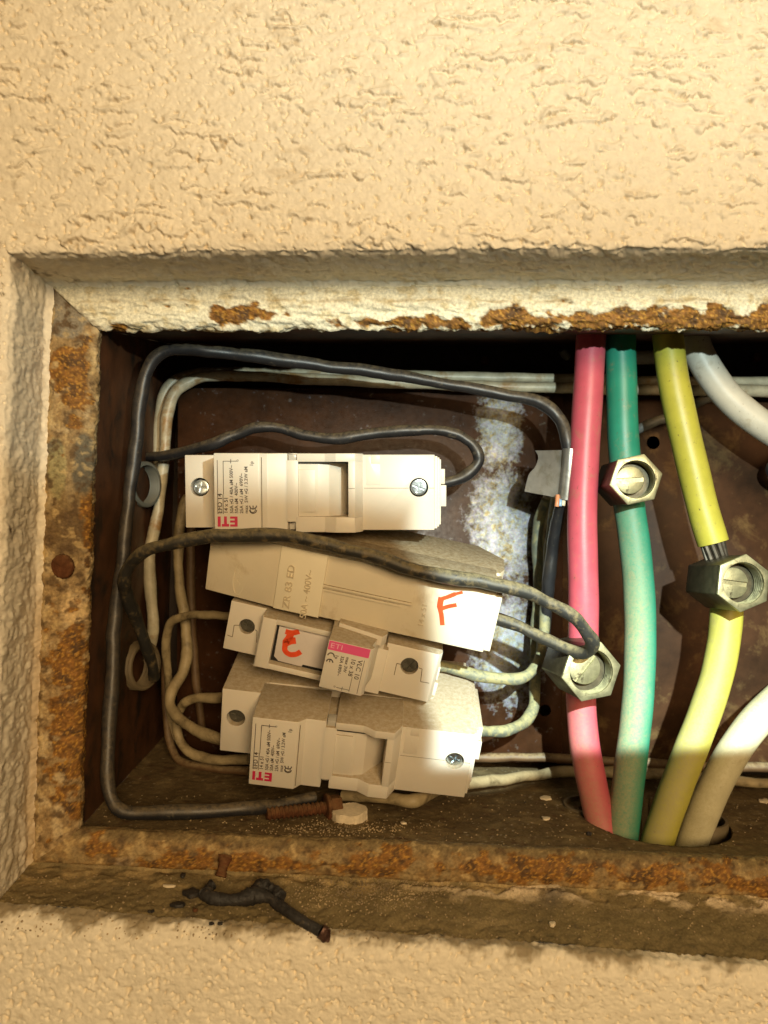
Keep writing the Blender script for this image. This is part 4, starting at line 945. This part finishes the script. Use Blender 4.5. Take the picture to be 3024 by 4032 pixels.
connector(2503, 1888, 315, 2432, 1903, 344, 10.9, 12, 3, 'hexagonal metal connector clamped on the green cable', in_dx=-1.2)
connector(2926, 2296, 307, 2790, 2290, 336, 11.6, 22, -8, 'hexagonal metal connector below the bare strands of the yellow cable', in_dx=-1.9)
connector(2327, 2644, 308, 2236, 2606, 334, 12.4, 10, 50, 'hexagonal brass connector clamped on the pink cable', in_dx=-1.0, in_dz=.8)

# ------------------------------------------------------------------ sheet-metal clip round the black wire
def clip():
    root = empty('clip', P(2230, 1870, 334)); tag(root, 'grey sheet-metal strip folded round the black wire near the pink cable', 'clip')
    iv = root.location
    # rolled sleeve
    s = tube('sleeve', [(2247, 1768, 334.5), (2240, 1850, 335), (2228, 1965, 337)], 3.3, M['tin'], k=8, n=20, wob=.02); s.parent = root; s.matrix_parent_inverse = Matrix.Translation(-iv)
    bm = bmesh.new()
    left = [(2108, 1774, 345), (2120, 1800, 344), (2108, 1838, 345), (2082, 1870, 347), (2066, 1935, 348)]
    right = [(2226, 1772, 336), (2224, 1810, 336), (2220, 1850, 336), (2214, 1900, 337), (2206, 1962, 338)]
    N_ = 24; Lp = smooth([P(*p) for p in left], 5); Rp = smooth([P(*p) for p in right], 5); rows = []
    for th in (0, .5):
        g = []
        for a, b in zip(Lp, Rp):
            row = []
            for i in range(9):
                t = i / 8; p = a.lerp(b, t); p.y += (.6 * math.sin(t * 5) * (1 - t)) * MM + th * MM; row.append(bm.verts.new(p))
            g.append(row)
        rows.append(g)
    G0, G1 = rows; nr = len(G0)
    for G, fl_ in ((G0, 0), (G1, 1)):
        for i in range(nr - 1):
            for j in range(8): bm.faces.new((G[i][j], G[i + 1][j], G[i + 1][j + 1], G[i][j + 1]))
    for i in range(nr - 1):
        for j in (0, 8): bm.faces.new((G0[i][j], G0[i + 1][j], G1[i + 1][j], G1[i][j]))
    for j in range(8):
        for i in (0, nr - 1): bm.faces.new((G0[i][j], G0[i][j + 1], G1[i][j + 1], G1[i][j]))
    bmesh.ops.recalc_face_normals(bm, faces=bm.faces)
    o = bm_obj('strip', bm, M['tin'], root); o.matrix_parent_inverse = Matrix.Translation(-iv)
    for k, (dx, c) in enumerate(((-16, (.55, .22, .10)), (-4, (.20, .34, .50)), (8, (.55, .50, .36)))):
        e = tube('core', [(2212 + dx, 1950, 337), (2210 + dx, 1978, 336), (2208 + dx, 1994 - k * 2, 336)], 1.0, mat('core_pvc', c, rough=.4), k=4, n=10); e.parent = root; e.matrix_parent_inverse = Matrix.Translation(-iv)
clip()

# ------------------------------------------------------------------ bolt, plug, twig, debris
bpy.context.view_layer.update()
def surf(objs):
    out = []
    for o in objs:
        me = o.data; out.append(BVHTree.FromPolygons([v.co.copy() for v in me.vertices], [tuple(p.vertices) for p in me.polygons]))
    return out
BV = surf([ledge, flo, lowwall])
def drop(X, Y):
    best = None
    for t in BV:
        h = t.ray_cast(Vector((X, Y, .1)), Vector((0, 0, -1)))
        if h[0] is not None and (best is None or h[0].z > best): best = h[0].z
    return best
def ground(px, py, z0=-.136):
    """point of the ledge/floor seen at (px, py)"""
    d = Vector(((px - CX) / F, 1, (CY - py) / F))
    best = None
    for t in BV:
        h = t.ray_cast(Vector((0, 0, 0)), d.normalized())
        if h[0] is not None and (best is None or h[3] < best[1]): best = (h[0], h[3])
    return best[0] if best else None
# rusty bolt lying on the floor
def bolt():
    a = ground(1050, 3232); b = Vector(((1290 - CX) * .1, 312, 0)) * MM
    g1 = ground(1285, 3212)
    A = a + Vector((0, 0, 2.7 * MM)); B = g1 + Vector((0, 0, 3.4 * MM)); ax = (B - A).normalized(); L = (B - A).length
    root = empty('bolt'); root.location = A; root.rotation_mode = 'QUATERNION'; root.rotation_quaternion = Vector((0, 1, 0)).rotation_difference(ax)
    bm = bmesh.new(); n = 24; rows = []; K = int(L / MM / .35)
    for i in range(K + 1):
        row = []
        for j in range(n):
            th = 2 * math.pi * j / n; ph = (i * .35 / 1.9 + j / n) % 1; r = 1.9 + .95 * (1 - abs(ph * 2 - 1)) ; r *= 1 + .04 * random.uniform(-1, 1)
            row.append(bm.verts.new(Vector((r * math.cos(th), i * .35, r * math.sin(th))) * MM))
        rows.append(row)
    for P0, P1 in zip(rows[:-1], rows[1:]):
        for j in range(n): bm.faces.new((P0[j], P0[(j + 1) % n], P1[(j + 1) % n], P1[j]))
    bm.faces.new(rows[0]); bm.faces.new(rows[-1]); bmesh.ops.recalc_face_normals(bm, faces=bm.faces)
    bm_obj('shank', bm, M['rust'], root)
    w = cyl(0, 0, 5.6, L / MM - .5, L / MM + 1.1, 32, .3); bm_obj('washer', w, M['rust'], root)
    hd = prism([(5 * math.cos(i * math.pi / 3), 5 * math.sin(i * math.pi / 3)) for i in range(6)], L / MM + 1.3, L / MM + 6, .4); bm_obj('head', hd, M['rust'], root)
    tag(root, 'rusty threaded bolt with washer lying on the floor under the lowest fuse holder', 'bolt')
bolt()
def rock(bm, c, r, sq=(1, 1, 1), jag=.3, sub=1):
    t = bmesh.ops.create_icosphere(bm, subdivisions=sub, radius=r); R = Euler([random.uniform(0, 6) for _ in range(3)]).to_matrix()
    for v in t['verts']:
        v.co = Vector((v.co.x * sq[0], v.co.y * sq[1], v.co.z * sq[2])) * (1 + random.uniform(-jag, jag)); v.co = (R @ v.co) + c
g = ground(1375, 3240)
bm = bmesh.new()
# broken plaster plug: an irregular disc
pts = [(7.4 * math.cos(2 * math.pi * i / 22) * random.uniform(.94, 1.05), 5.5 * math.sin(2 * math.pi * i / 22) * random.uniform(.92, 1.06)) for i in range(22)]
pb = zprism(pts, 0, 4.6, .25)
for v in pb.verts: v.co += Vector((random.uniform(-.15, .15), random.uniform(-.15, .15), random.uniform(-.2, .2))) * MM
plug = bm_obj('plaster_plug', pb, M['chalk']); plug.location = g + Vector((0, .004, -.0004)); plug.rotation_euler = (.12, -.03, .2)
tag(plug, 'round white plaster plug on the floor beside the rusty bolt', 'plug')
bm.free()
# rusty stub hanging over the rim
stub = tube('iron_stub', [(888, 3368, 286), (882, 3400, 284.5), (874, 3430, 283), (868, 3452, 282)], lambda t: 2.3 - .2 * t, M['rust'], k=6, n=12, wob=.25, jag=.1)
tag(stub, 'short rusty iron stub sticking out of the lower rim', 'iron stub')
# rusty screw head on the left rim
sb = cyl(0, 0, 4.6, 0, 2.2, 20, .7)
for v in sb.verts: v.co *= 1 + random.uniform(-.06, .06)
so = bm_obj('rim_screw', sb, M['rust']); so.location = P(240, 2232, 283.5); so.rotation_euler = (0.1, 0, -.25); child(so)
# round pressing at the top left and small rivets in the back corner
for (x, y) in ((522, 2862), (1910, 1420), (2985, 1405)):
    rv = bm_obj('rivet', cyl(0, 0, 2.6, 0, 2.0, 20, .6), M['rust']); rv.location = P(x, y, 421 if x > 600 else 402); child(rv)
# charred piece of cable
def gp(px, py, lift): 
    q = ground(px, py); return (q + Vector((0, 0, lift * MM))) / MM
tw = empty('charred_cable', ground(1050, 3550)); iv = tw.location.copy()
tag(tw, 'charred black cable offcut lying on the dirty ledge', 'cable offcut')
def tch(o): o.parent = tw; o.matrix_parent_inverse = Matrix.Translation(-iv); return o
main = [gp(800, 3545, 2.6), gp(830, 3560, 2.4), gp(880, 3568, 2.3), gp(940, 3568, 2.4), gp(1000, 3560, 3.0), gp(1055, 3568, 3.2), gp(1100, 3595, 2.6), gp(1150, 3625, 2.2), gp(1200, 3655, 2.0), gp(1262, 3688, 1.8)]
tch(tube('stem', main, lambda t: 2.15 + .18 * math.sin(t * 19) + .8 * math.exp(-((t - .45) / .10) ** 2) - .35 * t, M['char'], k=8, n=14, wob=.10, mm=True, jag=.09))
tch(tube('branch', [gp(1000, 3545, 3), gp(1040, 3530, 4), gp(1080, 3545, 3.4), gp(1110, 3572, 3)], lambda t: 2.1 - t * .5, M['char'], k=8, n=12, wob=.4, mm=True, jag=.2))
tch(tube('branch', [gp(812, 3550, 2.6), gp(826, 3528, 3.2), gp(838, 3520, 3.6)], lambda t: 2.2, M['char'], k=6, n=12, wob=.3, mm=True, jag=.2))
tch(tube('copper_end', [gp(1262, 3688, 1.8), gp(1285, 3700, 1.6), gp(1298, 3702, 1.6)], lambda t: 1.9 - .3 * t, M['copper'], k=4, n=12, wob=.3, mm=True, jag=.2))
# larger dark chips: one object each
def chip(px, py, r, sq, m, label, name='chip', cat='chip'):
    b = bmesh.new(); rock(b, Vector((0, 0, 0)), r * MM, sq, .28, 2)
    o = bm_obj(name, b, m); o.location = ground(px, py) + Vector((0, 0, r * .35 * MM)); o.rotation_euler = (0, 0, random.uniform(-.4, .4)); tag(o, label, cat, 'chips lying on the ledge'); return o
random.seed(3)
def flatchip(px, py, wx, wy, h, m, label):
    pts = [(wx * math.cos(2 * math.pi * i / 11) * random.uniform(.6, 1.15), wy * math.sin(2 * math.pi * i / 11) * random.uniform(.45, 1.2)) for i in range(11)]
    b = zprism(pts, 0, h, .2); o = bm_obj('chip', b, m); o.location = ground(px, py) + Vector((0, 0, .1 * MM)); o.rotation_euler = (random.uniform(-.15, .15), random.uniform(-.1, .1), 0); return tag(o, label, 'chip', 'chips lying on the ledge')
flatchip(757, 3525, 3.4, 2.6, 1.6, M['char'], 'black oval chip touching the left end of the charred offcut')
flatchip(700, 3572, 2.8, 1.7, 1.2, M['char'], 'black elongated chip left of the charred offcut')
flatchip(595, 3594, 1.3, .8, .7, M['char'], 'tiny black chip farthest left on the ledge front')
flatchip(768, 3590, 1.1, .9, .9, M['rust'], 'small reddish-brown chip below the black oval one')
flatchip(832, 3642, 1.0, .8, .7, M['char'], 'small dark chip at the front edge of the ledge, left one of two')
flatchip(866, 3642, 1.0, .8, .7, M['char'], 'small dark chip at the front edge of the ledge, right one of two')
flatchip(668, 3494, 2.4, 1.0, .8, M['chalk'], 'pale plaster flake on the ledge above the black chips')
flatchip(720, 3452, 1.1, 1.2, 1.0, M['char'], 'black crumb beneath the rusty rim left of the iron stub')
flatchip(2175, 3645, 1.2, 1.5, 1.2, M['chalk'], 'white crumb on the right part of the ledge')
flatchip(2190, 3238, 1.2, 1.2, 1.1, M['char'], 'black crumb on the box floor left of the cable hole') if False else None
flatchip(2320, 3290, 1.3, 1.2, 1.2, M['char'], 'black crumb on the box floor in front of the pink cable')
flatchip(2150, 3226, 2.2, 2.2, .7, M['chalk'], 'pale paint flake on the box floor left of the pink cable')
flatchip(2150, 3146, 3.4, 2.4, .7, M['chalk'], 'long pale paint flake at the back of the box floor')
flatchip(1588, 3246, 1.3, 1.8, .8, M['chalk'], 'tan paint flake on the floor right of the plaster plug')
flatchip(3010, 3158, 2.8, 2.8, .8, M['chalk'], 'pale paint flake on the floor at the right edge')
# grit nobody could count
def grit(name, n, region, m, rmin, rmax, label):
    b = bmesh.new(); random.seed(5)
    for _ in range(n):
        px, py = region()
        q = ground(px, py)
        if q is None: continue
        rock(b, q, random.uniform(rmin, rmax) ** 1 * MM, (1, 1, .7), .3, 1)
    o = bm_obj(name, b, m, None, False); tag(o, label, kind='stuff'); return o
def reg():
    k = random.random()
    if k < .35: return random.gauss(1480, 190), random.gauss(3500, 45)
    if k < .65: return random.uniform(0, 3024), random.uniform(3440, 3700)
    if k < .80: return random.gauss(1330, 150), random.gauss(3262, 18)
    return random.uniform(400, 3024), random.uniform(3130, 3330)
grit('grit', 2600, reg, M['grit'], .18, .5, 'sandy grit scattered over the ledge and the box floor')
grit('pale_crumbs', 260, reg, M['chalk'], .15, .42, 'pale plaster crumbs scattered over the ledge and the box floor')
grit('dark_crumbs', 320, reg, M['char'], .15, .5, 'dark crumbs scattered over the ledge and the box floor')
